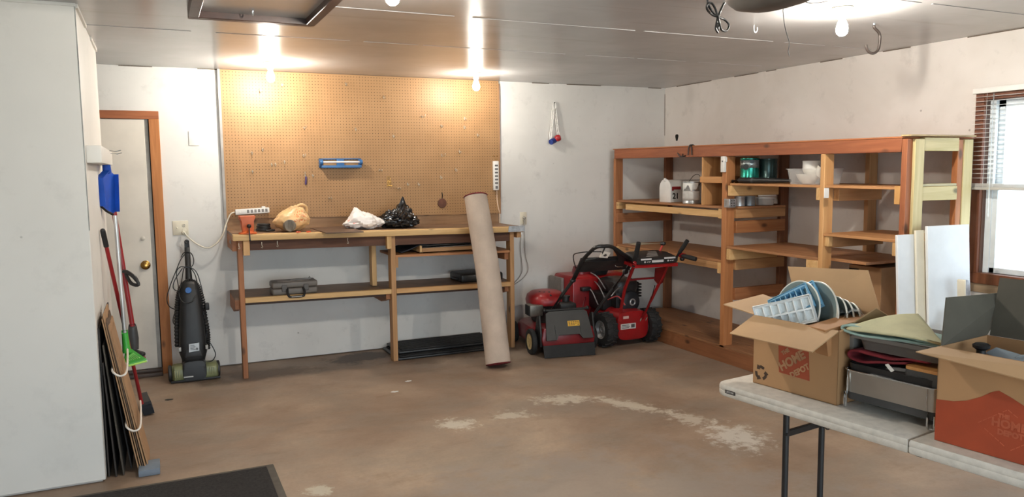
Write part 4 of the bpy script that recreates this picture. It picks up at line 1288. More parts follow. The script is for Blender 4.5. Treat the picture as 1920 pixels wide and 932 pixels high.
# power cord in loops round the handle
def loop(pts): return MB().tube(pts, .0038, 7, smooth=6)
Y_ = -.19
build(loop([(-4.6835, -0.1200, 0.9865), (-4.7342, -0.1700, 0.9389), (-4.7781, -0.2000, 0.8478), (-4.8262, -0.2200, 0.7358), (-4.8540, -0.2200, 0.6372), (-4.8383, -0.2200, 0.5727), (-4.7828, -0.2300, 0.5399)]), 'power_cord', M_black, t)
build(loop([(-4.7228, -0.2000, 0.8779), (-4.7893, -0.2000, 0.7769), (-4.8041, -0.2100, 0.7161), (-4.7688, -0.3000, 0.7046), (-4.7398, -0.2100, 0.7747), (-4.7195, -0.2000, 0.8651), (-4.6842, -0.2000, 0.8755), (-4.6319, -0.2000, 0.8298), (-4.6056, -0.2100, 0.7354), (-4.5913, -0.2200, 0.6332), (-4.5977, -0.2200, 0.5823)]), 'power_cord', M_black, t)
build(loop([(-4.7377, -0.1700, 0.9475), (-4.7126, -0.1700, 0.9842), (-4.6661, -0.1700, 0.9816), (-4.6452, -0.1700, 0.9295), (-4.6563, -0.1900, 0.8812), (-4.6923, -0.2000, 0.8676), (-4.7381, -0.2000, 0.8789), (-4.7747, -0.2000, 0.8391), (-4.7693, -0.2400, 0.7385), (-4.7613, -0.3300, 0.6458), (-4.7254, -0.3400, 0.6111), (-4.6715, -0.3400, 0.6234), (-4.6327, -0.2600, 0.7100), (-4.6409, -0.2000, 0.8048), (-4.6765, -0.2000, 0.8750)]), 'power_cord', M_black, t)
build(loop([(-4.7818, -0.2300, 0.5610), (-4.8119, -0.2500, 0.5036), (-4.8185, -0.2500, 0.4493), (-4.7935, -0.2600, 0.4192)]), 'power_cord', M_black, t)
build(loop([(-4.5995, -0.2500, 0.5785), (-4.5968, -0.2800, 0.5063), (-4.5774, -0.2800, 0.4191), (-4.5813, -0.2900, 0.3486), (-4.6021, -0.3000, 0.2543)]), 'power_cord', M_black, t)
build(loop([(-4.5940, -0.3200, 0.2831), (-4.5710, -0.3300, 0.2870), (-4.5392, -0.3400, 0.2258), (-4.5296, -0.3400, 0.1776), (-4.5551, -0.3400, 0.1377), (-4.6019, -0.3300, 0.1280)]), 'power_cord', M_black, t)

# ------------------------------------------------------------------ open wooden shelving along the right wall
def ssh(p):
    k = min(1.0, max(0.0, p.z / 1.8))
    return (p.x, p.y, p.z - .0073 * (-p.y - .135) * k)
XF = -.707
su = thing('shelving_unit', 'large open shelving unit built of lumber along the right wall', 'shelving unit', (-.35, -1.8, 0))
def sp(m, name, mat, warp=True):
    if warp: m.warp(ssh)
    return build(m, name, mat, su)
BEAMW = wood('red_brown_beam', (128, 70, 42), (164, 98, 62), 1)
# posts
for y1, y0, mat, back in ((-.118, -.156, FIR[2], FIR[2]), (-1.752, -1.806, wood('orange_fir_post', (158, 100, 58), (190, 130, 82), 2), FIR[2]), (-2.770, -2.808, wood('yellow_pine_post', (186, 136, 84), (212, 164, 110), 2), TAN[2])):
    sp(MB().box((XF, y0, .126), (XF + .089, y1, 1.708), .003, 1), 'post', mat)
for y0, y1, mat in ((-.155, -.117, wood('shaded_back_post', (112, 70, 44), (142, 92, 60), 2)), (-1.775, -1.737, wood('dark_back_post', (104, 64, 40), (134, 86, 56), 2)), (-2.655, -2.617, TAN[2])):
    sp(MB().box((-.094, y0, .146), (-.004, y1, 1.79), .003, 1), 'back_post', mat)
sp(MB().box((XF, -3.445, 0), (XF + .05, -3.405, 1.79), .003, 1), 'post', wood('red_post', (134, 74, 44), (168, 104, 66), 2))
sp(MB().box((XF + .05, -3.462, 0), (XF + .136, -3.42, 1.79), .003, 1), 'post', GREENW[2])
sp(MB().box((-.245, -3.45, 0), (-.195, -3.41, 1.79), .003, 1), 'back_post', wood('orange_post', (156, 92, 50), (188, 122, 74), 2))
sp(MB().box((-.192, -3.455, 0), (-.105, -3.415, 1.79), .003, 1), 'back_post', GREENW[2])
# end rails
for z0, z1 in ((1.715, 1.80), (1.402, 1.490)):
    sp(MB().box((XF + .137, -3.458, z0), (-.246, -3.422, z1), .003, 1), 'end_rail', GREENW[0])
sp(MB().box((XF + .137, -3.452, 1.491), (-.246, -3.38, 1.508), .002, 1), 'end_ledge', wood('gray_ledge', (176, 164, 130), (200, 188, 152), 0))
# top
sp(MB().box((XF - .002, -3.404, 1.708), (XF + .036, -.135, 1.795), .003, 1), 'top_beam', BEAMW)
sp(MB().box((XF - .004, -3.41, 1.796), (-.003, -.112, 1.806), .002, 1), 'top_board', wood('top_plywood', (156, 92, 54), (184, 120, 76), 1))
sp(MB().box((XF - .004, -3.47, 1.806), (-.10, -3.40, 1.816), .002, 1), 'top_board', wood('top_strip_end', (152, 118, 78), (206, 190, 146), 0, .6, True, .6))
# base
sp(MB().box((XF, -3.405, 0), (XF + .038, -.12, .125), .003, 1), 'base_board', wood('base_board_fir', (122, 76, 46), (154, 100, 64), 1))
for i, (a, b) in enumerate(((XF - .003, -.53), (-.525, -.27), (-.265, -.004))):
    sp(MB().box((a + (.0 if i else .003), -3.40, .126), (b, -.12, .145), .002, 1), 'base_plank', wood('base_plank_%d' % i, (126, 84, 54), (158, 112, 76), 1))
SH = wood('shelf_plywood', (150, 102, 66), (180, 130, 88), 1, .6, False, .2)
SH2 = wood('shelf_plywood_warm', (170, 118, 74), (202, 150, 100), 1, .6, False)
# bay 1
sp(MB().box((-.690, -1.750, 1.279), (-.006, -.158, 1.298), .002, 1), 'shelf', SH)
sp(MB().box((-.695, -1.70, 1.205), (-.657, -.32, 1.262), .003, 1), 'shelf_rail', PINE[1])
sp(MB().box((-.70, -.20, 1.206), (-.10, -.158, 1.277), .003, 1), 'cleat', PINE[0])
sp(MB().box((-.70, -1.752, 1.196), (-.60, -1.70, 1.277), .003, 1), 'cleat', PINE[0])
sp(MB().box((-.70, -.19, 1.072), (-.05, -.158, 1.162), .003, 1), 'side_rail', FIR[0])
sp(MB().box((-.690, -1.750, .832), (-.006, -.158, .852), .002, 1), 'shelf', SH)
sp(MB().box((-.695, -1.70, .772), (-.657, -.20, .830), .003, 1), 'shelf_rail', TAN[1])
sp(MB().box((-.70, -.20, .77), (-.10, -.158, .830), .003, 1), 'cleat', PINE[0])
sp(MB().box((-.70, -1.752, .74), (-.60, -1.70, .83), .003, 1), 'cleat', PINE[0])
# frame between bay 1 and 2
sp(MB().box((-.625, -1.838, 1.202), (-.10, -1.806, 1.280), .003, 1), 'side_rail', TAN[0])
sp(MB().box((-.625, -1.838, 1.080), (-.10, -1.806, 1.180), .003, 1), 'side_rail', wood('side_rail_fir', (138, 86, 50), (170, 116, 72), 0))
sp(MB().box((-.625, -1.838, .775), (-.10, -1.806, .860), .003, 1), 'side_rail', TAN[0])
sp(MB().box((-.625, -1.838, .525), (-.10, -1.806, .625), .003, 1), 'side_rail', FIR[0])
sp(MB().box((-.63, -1.86, 1.281), (-.12, -1.735, 1.298), .002, 1), 'shelf', SH)
# cubby in bay 1
sp(MB().box((-.690, -1.490, 1.299), (-.33, -1.472, 1.706), .002, 1), 'divider', wood('cubby_board', (184, 132, 82), (208, 158, 106), 2))
sp(MB().box((-.694, -1.752, 1.489), (-.34, -1.455, 1.542), .002, 1), 'cubby_shelf', wood('cubby_front', (184, 130, 78), (206, 154, 100), 1))
sp(MB().box((-.335, -1.752, 1.299), (-.32, -1.49, 1.706), .002, 1), 'cubby_back', wood('cubby_back_ply', (150, 108, 70), (176, 132, 90), 2))
# bay 2
sp(MB().box((-.700, -2.77, 1.473), (-.16, -1.84, 1.491), .002, 1), 'shelf', SH2)
sp(MB().box((-.705, -1.86, 1.388), (-.20, -1.82, 1.472), .003, 1), 'cleat', PINE[0])
sp(MB().box((-.705, -2.772, 1.385), (-.63, -2.735, 1.472), .003, 1), 'cleat', PINE[0])
sp(MB().box((-.700, -2.765, .957), (-.06, -1.81, .977), .002, 1), 'shelf', SH)
sp(MB().box((-.62, -3.10, .955), (-.06, -2.765, .975), .002, 1), 'shelf', SH)
sp(MB().box((-.705, -1.86, .865), (-.20, -1.815, .956), .003, 1), 'cleat', PINE[0])
sp(MB().box((-.705, -2.768, .860), (-.64, -2.66, .956), .003, 1), 'cleat', PINE[0])
# bay 3
sp(MB().box((-.700, -3.405, 1.473), (-.20, -2.809, 1.491), .002, 1), 'shelf', SH2)
sp(MB().box((-.62, -2.86, 1.380), (-.2, -2.809, 1.472), .003, 1), 'cleat', TAN[0])
sp(MB().box((-.705, -3.404, 1.380), (-.62, -3.362, 1.495), .003, 1), 'cleat', wood('orange_cleat', (190, 138, 78), (212, 162, 102), 2))
sp(MB().box((-.700, -3.404, 1.137), (-.12, -2.809, 1.156), .002, 1), 'shelf', SH2)
sp(MB().box((-.69, -2.845, 1.062), (-.65, -2.809, 1.136), .003, 1), 'cleat', PINE[2])
sp(MB().box((-.65, -2.845, 1.055), (-.15, -2.812, 1.136), .003, 1), 'cleat', TAN[0])
sp(MB().box((-.705, -3.404, 1.050), (-.62, -3.362, 1.136), .003, 1), 'cleat', PINE[2])
# hardware on the posts
dv = V((XF, -1.779, 1.63))
t = thing('door_remote', 'white opener remote fixed to the front of the second post of the shelving', 'remote', dv)
build(MB().box(dv + V((-.026, -.026, -.062)), dv + V((-.001, .018, .066)), .004), 'case', M_white, t)
build(MB().box(dv + V((-.030, -.012, .02)), dv + V((-.026, .0, .032)), .001, 1), 'button', M_dkgray, t)
build(MB().box(dv + V((-.022, -.040, .02)), dv + V((-.004, -.026, .058)), .004), 'side_clip', M_white, t)
bk = V((-0.7100, -1.8199, 1.3190))
t = thing('metal_bracket', 'small galvanised bracket on the second post of the shelving', 'bracket', bk)
build(MB().box(bk + V((-.004, -.032, -.035)), bk + V((.001, .03, .035)), .001, 1).box(bk + V((.0, -.036, -.035)), bk + V((.06, -.031, .035)), .001, 1), 'plate', M_steel, t)
m = MB()
for z in (-.02, .0, .02):
    for x in (.018, .042): m.cyl(bk + V((x, -.0365, z)), bk + V((x, -.0345, z)), .005, n=10)
build(m, 'screw_holes', M_iron, t)
lt = V((-0.7426, -2.8625, 1.4232))
tag(build(MB().box(lt + V((-.022, -.003, -.034)), lt + V((.022, .003, .034)), .002, 1), 'paper_label', M_white, loc=lt), 'small white label on the cleat beside the third post of the shelving', 'label')
hk = V((-0.7120, -1.3498, 1.7649))
t = thing('beam_hook', 'black double wire hook hung over the top beam of the shelving', 'hook', hk)
for dy in (-.022, .022):
    build(MB().tube([hk + V((.036, dy * .3, .030)), hk + V((.02, dy * .4, .036)), hk + V((-.004, dy * .5, .034)), hk + V((-.006, dy, .0)), hk + V((-.006, dy * 1.2, -.05))], .005, 8, smooth=3), 'wire', M_black, t)
hk2 = V((-0.7120, -1.2330, 1.7131))
tag(build(MB().tube([hk2 + V((.0, -.05, .0)), hk2 + V((-.005, -.02, -.006)), hk2 + V((-.008, .02, -.004)), hk2 + V((-.012, .035, .012)), hk2 + V((-.012, .05, .024))], .0055, 8, smooth=3).tube([hk2 + V((-.008, -.02, -.004)), hk2 + V((-.014, -.03, .015))], .0045, 8), 'beam_hook', M_black, loc=hk2), 'small black hook on the underside of the top beam, left of the double wire hook', 'hook')

# ---- things on the shelves
Z1 = 1.298 - .0073 * .7
mb_ = V((-.36, -.825, Z1))
t = thing('mailbox', 'white mailbox with a red flag and the number 21 on its side, on the shelf', 'mailbox', mb_)
def arch(w, h, n=16):
    r = w / 2
    return [(-r, 0)] + [(-r * math.cos(math.pi * i / n), h - r * .95 + r * .95 * math.sin(math.pi * i / n)) for i in range(n + 1)] + [(r, 0)]
M_mail = plain('white_mailbox_enamel', (222, 220, 214), .45, var=.04)
build(MB().prism(arch(.162, .205), mb_ + V((-.22, 0, .002)), (0, -1, 0), (0, 0, 1), (.44, 0, 0)), 'body', M_mail, t)
dr = build(MB().prism(arch(.172, .214), mb_ + V((-.232, 0, 0)), (0, -1, 0), (0, 0, 1), (.014, 0, 0), .002), 'door', M_white, t)
build(MB().box(mb_ + V((-.240, -.012, .19)), mb_ + V((-.225, .012, .222)), .003), 'latch', M_white, t)
fl = V((-0.5266, -0.9080, 1.4218))
build(MB().box(fl + V((-.05, -.004, -.012)), fl + V((.05, .0, .016)), .002, 1).box(fl + V((-.05, -.004, -.022)), fl + V((-.028, .0, -.01)), .002, 1), 'flag', plain('dark_red_flag', (130, 28, 32), .4), t)
build(MB().text('21', .072, (-0.5320, -0.9085, 1.3482), (1, 0, 0), (0, 0, 1), .0008, bold=.002), 'house_number', plain('black_numeral', (24, 24, 24), .5), t)

def paint_can(loc, r, h, name, label, mat, lidm, bail=True, splash=None, group=None):
    loc = V(loc)
    t = thing(name, label, 'can', loc, group=group)
    build(MB().lathe([(0, .001), (r * .97, .001), (r, .004), (r, h * .04), (r * .985, h * .05), (r * .985, h * .93), (r, h * .945), (r * 1.01, h * .97), (r, h), (r * .94, h), (r * .93, h - .006)], loc, n=36), 'can_body', mat, t)
    build(MB().lathe([(r * .935, h - .008), (r * .90, h - .004), (r * .84, h - .006), (r * .80, h - .010), (0, h - .010)], loc, n=36), 'lid', lidm, t)
    if bail:
        for s in (-1, 1):
            build(MB().lathe([(0, .0), (.012, .0), (.008, .006), (0, .007)], loc + V((s * r * .55, -r * .83 * 1, h * .80)) if False else loc + V((.0, s * r * .98, h * .80)), (0, s, 0), 14), 'ear', M_steel, t)
        build(MB().tube([loc + V((0, -r * 1.03, h * .80)), loc + V((.03, -r * .98, h * 1.02)), loc + V((.045, -r * .5, h * 1.26)), loc + V((.05, 0, h * 1.32)), loc + V((.045, r * .5, h * 1.26)), loc + V((.03, r * .98, h * 1.02)), loc + V((0, r * 1.03, h * .80))], .0025, 7, smooth=4), 'bail_handle', M_iron, t)
    if splash: splash(t, loc, r, h)
    return t
M_tin = plain('paint_can_tin', (176, 178, 180), .32, .75, var=.10)
def white_spill(t, loc, r, h):
    def fn(u, v):
        a = R(150) + u * R(120); lim = .93 - .25 - .12 * math.sin(u * 11) - .06 * math.sin(u * 23)
        z = h * (lim + (.945 - lim) * v)
        return loc + V((math.cos(a), math.sin(a), 0)) * (r * .995) + V((0, 0, z))
    o = build(MB().grid(fn, 24, 4), 'paint_drips', plain('dried_white_paint', (226, 226, 222), .5), t); solid(o, .002, 1)
    def fl_(u, v):
        a = R(130) + u * R(150)
        return loc + V((math.cos(a), math.sin(a), 0)) * (r * .995) + V((0, 0, h * (.16 + .42 * v)))
    o = build(MB().grid(fl_, 24, 3), 'label_wrap', plain('pale_can_label', (204, 202, 198), .5, var=.1), t); solid(o, .0015, 1)
paint_can((-.56, -1.185, Z1 - .003), .084, .196, 'paint_can', 'dented tin paint can with white drips and a wire bail, beside the white mailbox', M_tin, M_tin, True, white_spill)
Z2 = 1.2985 - .0073 * 1.2
paint_can((-.565, -1.795, Z2), .050, .078, 'paint_can', 'short tin can seen under the upper shelf, leftmost of the three right of the bracket', M_tin, M_tin, False)
paint_can((-.455, -1.795, Z2), .047, .080, 'paint_can', 'gray tin can between the short tin can and the clear tub under the upper shelf', plain('gray_tin', (132, 138, 142), .4, .6), M_tin, False)
tb_ = V((-.40, -1.83, Z2))
tb_ = V((-0.0527, -1.5168, 1.2910)); tb_ = V((-.20, -1.645 - .0, 1.2875))
tb_ = V((-.29, -1.795, Z2))
t = thing('clear_tub', 'clear plastic tub with a lid under the upper shelf, right of the two tin cans', 'tub', tb_)
M_clr = clear('cloudy_clear_plastic', (206, 204, 200), .5, .25)
build(MB().lathe([(0, .002), (.066, .002), (.072, .008), (.078, .062), (.080, .064), (.076, .064), (.070, .012), (0, .008)], tb_, n=32), 'tub', M_clr, t)
build(MB().lathe([(0, .070), (.078, .070), (.082, .066), (.082, .060)], tb_, n=32), 'lid', plain('white_tub_lid', (220, 220, 216), .45), t)
# bay 2 upper shelf
Z3 = 1.491 - .0073 * 1.9
M_teal = plain('teal_foil_can', (36, 128, 112), .22, .7, var=.25, scale=14)
def teal_label(t, loc, r, h):
    m = MB()
    def band(u, v):
        a = R(150) + u * R(150)
        return loc + V((math.cos(a), math.sin(a), 0)) * (r * 1.0) + V((0, 0, h * (.62 + .30 * v)))
    o = build(MB().grid(band, 20, 2), 'foil_label', plain('silver_foil_label', (150, 158, 158), .3, .6, var=.25, scale=30), t); solid(o, .0012, 1)
    for k, (aa, zz, rr_) in enumerate(((205, .66, .024), (240, .86, .016), (178, .86, .014), (178, .66, .014))):
        c = loc + V((math.cos(R(aa)), math.sin(R(aa)), 0)) * (r * 1.02) + V((0, 0, h * zz))
        build(MB().lathe([(0, .0), (rr_, .0), (rr_, -.003)], c, (math.cos(R(aa)), math.sin(R(aa)), 0), 18), 'label_badge', plain('dark_badge_%d' % k, (36, 44, 46), .4), t)
paint_can((-.585, -1.935, Z3), .074, .20, 'stain_can', 'shiny teal and silver can standing on the upper middle shelf', M_teal, M_tin, False, teal_label)
paint_can((-.43, -1.97, Z3), .074, .195, 'stain_can', 'darker can partly hidden behind the teal and silver can', plain('dark_teal_can', (58, 78, 76), .25, .6, var=.2), M_tin, False)
t = thing('folded_umbrella', 'long black folded umbrella lying along the front of the upper middle shelf', 'umbrella', (-.673, -2.1, Z3))
zu = Z3 + .026
build(MB().tube([(-.673, -1.90, zu), (-.673, -1.93, zu), (-.673, -2.1, zu), (-.673, -2.30, zu), (-.673, -2.46, zu)], [.015, .024, .024, .019, .012], 14), 'canopy_roll', M_black, t)
build(MB().tube([(-.673, -1.90, zu), (-.673, -1.84, zu - .008)], .014, 12), 'grip', M_black, t)
build(MB().lathe([(.0245, -.012), (.0255, 0), (.0245, .012)], (-.673, -2.08, zu), (0, 1, 0), 16), 'band', M_dkgray, t)
# clear bin with white bowls
bn = V((-.58, -2.60, 1.491 - .0073 * 2.46))
t = thing('clear_bin', 'clear plastic bin holding white bowls on the upper middle shelf', 'bin', bn)
def rect_ring(c, hx, hy, z, r=.02, n=6):
    out = []
    for cx, cy, a0 in ((hx - r, hy - r, 0), (-hx + r, hy - r, 90), (-hx + r, -hy + r, 180), (hx - r, -hy + r, 270)):
        for i in range(n + 1):
            a = R(a0 + 90 * i / n)
            out.append(V(c) + V((cx + r * math.cos(a), cy + r * math.sin(a), z)))
    return out
m = MB()
loft(m, [rect_ring(bn, .10, .145, .002), rect_ring(bn, .115, .162, .115), rect_ring(bn, .122, .169, .118), rect_ring(bn, .122, .169, .113), rect_ring(bn, .112, .159, .112), rect_ring(bn, .097, .142, .006)], True)
build(m, 'bin', clear('frosted_clear_plastic', (222, 220, 218), .2, .3), t)
M_bowl = plain('white_melamine', (236, 232, 222), .35, var=.03)
def bowl(loc, r, h, axis, label):
    return tag(build(MB().lathe([(0, .002), (r * .45, 0), (r * .5, .004), (r * .85, h * .55), (r, h), (r * .97, h), (r * .82, h * .58), (r * .45, .010), (0, .008)], (0, 0, 0), axis, 32), 'bowl', M_bowl, loc=(0, 0, 0)), label, 'bowl', 'white bowls in the clear bin')
o = bowl(0, .062, .05, (0, 0, 1), 'white bowl under the round tub in the clear bin'); o.location = bn + V((.02, .05, .06))
o = bowl(0, .085, .07, (0, 0, 1), 'large white bowl at the bottom left of the clear bin'); o.location = bn + V((-.01, .05, .008))
o = bowl(0, .072, .06, (.45, -.5, .75), 'white bowl tilted against the right side of the clear bin'); o.location = bn + V((.0, -.045, .05))
o = tag(build(MB().lathe([(0, 0), (.058, 0), (.062, .004), (.062, .058), (.064, .062), (.060, .066), (0, .067)], (0, 0, 0), n=32), 'storage_tub', M_white), 'white round tub with a lid standing highest in the clear bin', 'tub'); o.location = bn + V((.02, .05, .108))
# paper on the lower left shelf, carton under bay 3
pp = V((-.45, -.30, .853))
m = MB().grid(lambda u, v: (-.60 + .32 * u, -.36 + .14 * v, .854 + .006 * math.sin(u * 5) * v), 14, 6)
o = build(m, 'paper_sheet', plain('cream_paper', (206, 196, 170), .7), loc=pp); solid(o, .001, 1)
tag(o, 'sheet of cream paper lying on the lower left shelf behind the snow blower handles', 'paper')
ct = V((-.27, -2.93, .147))
t = thing('carton', 'brown cardboard carton with a dark hand hole standing under the third bay', 'carton', ct)
cz0, cz1 = .147 - .0073 * 2.7 * .08, .915
build(MB().box((-.47, -3.10, cz0), (-.05, -2.83, cz1), .003, 1), 'box', M_card, t)
build(MB().box((-.474, -2.915, cz1 - .05), (-.468, -2.835, cz1 - .025), .001, 1), 'hand_hole', M_hole, t)

# ------------------------------------------------------------------ white boards leaning at the end of the shelving
M_mel = plain('white_melamine_board', (224, 226, 228), .35, var=.02)
M_cream = plain('cream_board', (226, 216, 194), .45, var=.03)
def board(p, sx, sy, h, lean, mat, label, rz=0, rx=0):
    m = MB().box((-sx / 2, -sy / 2, 0), (sx / 2, sy / 2, h), .002, 1)
    o = build(m, 'white_board' if mat is M_mel else 'cream_board', mat, local=True)
    o.location = p; o.rotation_euler = (rx, lean, rz)
    tag(o, label, 'board', 'boards leaning at the end of the shelving')
    return o
board((-.495, -3.66, .003), .35, .018, 1.235, 0, M_mel, 'widest and tallest white board leaning at the end of the shelving beside the window', R(-4), R(-4.0))
board((-.768, -3.59, .003), .17, .018, 1.185, 0, M_mel, 'leftmost white board leaning at the end of the shelving', R(-4), R(-4.0))
board((-.692, -3.62, .003), .068, .016, 1.21, 0, M_cream, 'narrow cream board, left one of two between the wide white boards', R(-4), R(-4.2))
board((-.628, -3.64, .003), .060, .016, 1.21, 0, M_cream, 'narrow cream board, right one of two between the wide white boards', R(-4), R(-4.2))
for (p, sx, h, lab) in (((-.62, -3.78, .003), .05, .73, 'small white strip board standing in front of the wide white board'), ((-.69, -3.80, .003), .07, .66, 'shortest white board, at the left corner of the open dark-flapped box')):
    board(p, sx, .016, h, 0, M_mel, lab, R(-4), R(-5))
wf = V((-.30, -3.64, .79))
t = thing('hand_plane', 'small worn gray-and-cream tool standing by the window sill behind the wide white board', 'tool', (-.30, -3.75, 0))
q = V((-0.5196, -3.7500, 0.8678))
build(MB().prism([(-.028, -.06), (.028, -.06), (.012, .05), (-.036, .055)], (q.x, -3.75, q.z), (1, 0, 0), (0, 0, 1), (0, .04, 0), .004), 'body', plain('gray_tool_face', (160, 160, 164), .4, .3, var=.2, scale=20), t)
build(MB().prism([(-.044, .05), (-.034, .055), (-.026, -.06), (-.034, -.06)], (q.x, -3.755, q.z), (1, 0, 0), (0, 0, 1), (0, .05, 0), .002), 'wood_edge', M_cream, t)
build(MB().box((q.x - .03, -3.752, .002), (q.x + .03, -3.715, q.z - .055), .002, 1), 'stick', M_cream, t)

# ------------------------------------------------------------------ wheels
def wheel(t, c, axis, r, w, tyre, hub, hr, spokes=0, lugs=0, dish=.3, name='wheel'):
    """tyre with tread, hub as a sub-part; axis points to the outer side"""
    c = V(c); ax = V(axis).normalized()
    x, y, _ = frame(ax)
    m = MB()
    m.lathe([(hr, -w * .42), (r * .80, -w * .5), (r * .96, -w * .44), (r, -w * .3), (r, w * .3), (r * .96, w * .44), (r * .80, w * .5), (hr, w * .42)], c, ax, 40, close=True)
    if lugs:
        for k in range(lugs):
            for s in (-1, 1):
                a = 2 * math.pi * (k + (.25 if s > 0 else -.25)) / lugs
                d = x * math.cos(a) + y * math.sin(a)
                tg = d.cross(ax)
                q = c + d * (r * .985) + ax * (s * w * .24)
                m.bar(q - ax * (w * .22) - tg * (.25 * s * w * .3), q + ax * (w * .22) + tg * (.25 * s * w * .3), r * .13, r * .12, d, r * .02)
    o = build(m, name, tyre, t)
    h = MB()
    h.lathe([(0, w * (.42 - dish)), (hr * .2, w * (.42 - dish)), (hr * .24, w * .30), (hr * .34, w * .30), (hr * .4, w * (.40 - dish)), (hr * .78, w * (.40 - dish)), (hr * .88, w * .36), (hr * 1.0, w * .44), (hr * 1.05, w * .40), (hr * 1.0, -w * .4), (0, -w * .4)], c, ax, 32)
    for k in range(spokes):
        a = 2 * math.pi * k / spokes
        d = x * math.cos(a) + y * math.sin(a)
        h.bar(c + d * hr * .28 + ax * w * .24, c + d * hr * .9 + ax * w * .32, hr * .16, w * .14, ax, .001)
    ho = build(h, 'hub', hub, t); ho.parent = o
    return o
M_red = plain('red_enamel', (146, 25, 28), .3, var=.08)
M_dred = plain('dark_red_enamel', (112, 22, 28), .32, var=.1)
M_eng = plain('black_engine_casting', (32, 31, 31), .5, .2, var=.2, bump=.1)

# ------------------------------------------------------------------ lawn mower (rear towards the viewer)
ml = V((-1.70, -.62, 0))
t = thing('lawn_mower', 'red and black push lawn mower parked between the workbench and the snow blower', 'lawn mower', ml)
MWR = MX.Translation((-1.715, -.97, 0)) @ MX.Rotation(R(-8), 4, 'Z')     # local: x right, y forward
def mw(m, name, mat): return build(m.xf(MWR), name, mat, t)
m = MB()
def dring(z, gx, y0, y1):
    return [V((x, y, z)) for x, y in ([( -gx + .07, y0), (gx - .07, y0), (gx, y0 + .07)] + [(gx * math.cos(a) , y1 - .20 + .20 * math.sin(a)) for a in [R(5 + 17 * i) for i in range(11)]] + [(-gx, y0 + .07)])]
loft(m, [dring(.075, .258, .10, .80), dring(.17, .258, .10, .80), dring(.205, .24, .115, .78), dring(.225, .18, .16, .72)])
mw(m, 'deck', M_dred)
m = MB().prism([(-.235, .10), (.235, .10), (.245, .16), (.225, .25), (-.225, .25), (-.245, .16)], (0, -.055, 0), (1, 0, 0), (0, .1, 1), (0, .20, 0), .012)
mw(m, 'rear_cover', M_dred)
# black discharge door, tilted
def door_pt(u, v): return V((u, -.075 + .10 * v, .155 + .235 * v))
m = MB()
m.slab([door_pt(-.215, .0), door_pt(-.12, .0), door_pt(-.10, .16), door_pt(.09, .16), door_pt(.12, .0), door_pt(.215, .0), door_pt(.19, .92), door_pt(.15, 1.0), door_pt(-.15, 1.0), door_pt(-.19, .92)], V((0, .016, -.006)))
for b in (-.12, .11):
    m.slab([door_pt(b - .006, .05), door_pt(b + .006, .05), door_pt(b + .006, .5), door_pt(b - .006, .5)], V((0, -.004, .002)))
dd_ = mw(m, 'discharge_door', plain('charcoal_door_plastic', (44, 43, 41), .5, var=.1))
m = MB().slab([door_pt(-.005, .44), door_pt(.105, .44), door_pt(.105, .62), door_pt(-.005, .62)], V((0, -.003, .0015)))
lb = mw(m, 'warning_label', plain('yellow_warning_label', (216, 166, 40), .45, var=.04)); lb.parent = dd_
m = MB()
for i in range(3):
    for j in range(5):
        if rnd.random() < .8:
            u = .004 + j * .02; v = .465 + i * .05
            m.slab([door_pt(u, v), door_pt(u + .014, v), door_pt(u + .014, v + .022), door_pt(u, v + .022)], V((0, -.0042, .002)))
o = mw(m, 'label_print', plain('dark_label_print', (70, 52, 24), .6)); o.parent = dd_
mw(MB().cyl((-.20, .03, .395), (.20, .03, .395), .011, n=12).ball((-.20, .03, .398), .018, 12, 8).ball((.20, .03, .398), .018, 12, 8), 'hinge_rod', M_eng)
m = MB().slab([(-.235, -.075, .005), (.225, -.095, .005), (.235, -.05, .105), (-.235, -.04, .105)], (0, .010, 0))
mw(m, 'rubber_flap', M_blackrub)
for x in (-.245, .245):
    mw(MB().prism([(-.02, .09), (.10, .09), (.13, .20), (.08, .34), (.02, .36), (-.02, .20)], (x - .008, .0, 0), (0, 1, 0), (0, 0, 1), (.016, 0, 0), .003), 'height_bracket', M_eng)
M_tan_hub = plain('tan_wheel_hub', (186, 164, 116), .45, var=.06)
def mwp(p): return MWR @ V(p)
axr = (MWR.to_3x3() @ V((1, 0, 0)))
for x, y, r in ((-.285, .13, .112), (.275, .13, .112), (-.272, .68, .095), (.262, .68, .095)):
    wheel(t, mwp((x, y, r + .001)), axr * (1 if x > 0 else -1), r, .046, M_blackrub, M_tan_hub, r * .62, 6, 0, .12)
# engine
m = MB()
loft(m, [sring((-.02, .47, z), (1, 0, 0), (0, 1, 0), rx, ry, 3) for z, rx, ry in ((.22, .13, .15), (.34, .14, .16), (.38, .15, .17), (.40, .14, .16))])
mw(m, 'engine', M_eng)
m = MB()
loft(m, [sring((-.03, .47, z), (1, 0, 0), (0, 1, 0), rx, ry, 2.6) for z, rx, ry in ((.385, .175, .185), (.42, .178, .19), (.465, .165, .175), (.495, .125, .135), (.508, .06, .07))])
mw(m, 'engine_cover', plain('deep_red_cover', (146, 30, 32), .35, var=.08))
m = MB()
for i in range(3):
    a = R(215 + i * 26)
    m.bar((-.03 + .09 * math.cos(a), .47 + .1 * math.sin(a), .502), (-.03 + .155 * math.cos(a), .47 + .165 * math.sin(a), .470), .022, .012, (0, 0, 1), .004)
mw(m, 'cover_vents', M_black)
mw(MB().box((-.245, .28, .30), (-.12, .42, .40), .008), 'muffler', plain('muffler_metal', (128, 124, 116), .45, .6, var=.2))
m = MB()
for i in range(6): m.box((-.252, .287 + i * .022, .305), (-.246, .296 + i * .022, .395), .001, 1)
mw(m, 'muffler_guard', M_eng)
mw(MB().box((.0, .17, .30), (.16, .33, .42), .02), 'air_filter', M_eng)
mw(MB().cyl((.10, .30, .40), (.10, .30, .455), .035, n=20).cyl((.10, .30, .455), (.10, .30, .47), .042, n=20), 'fuel_cap', M_eng)
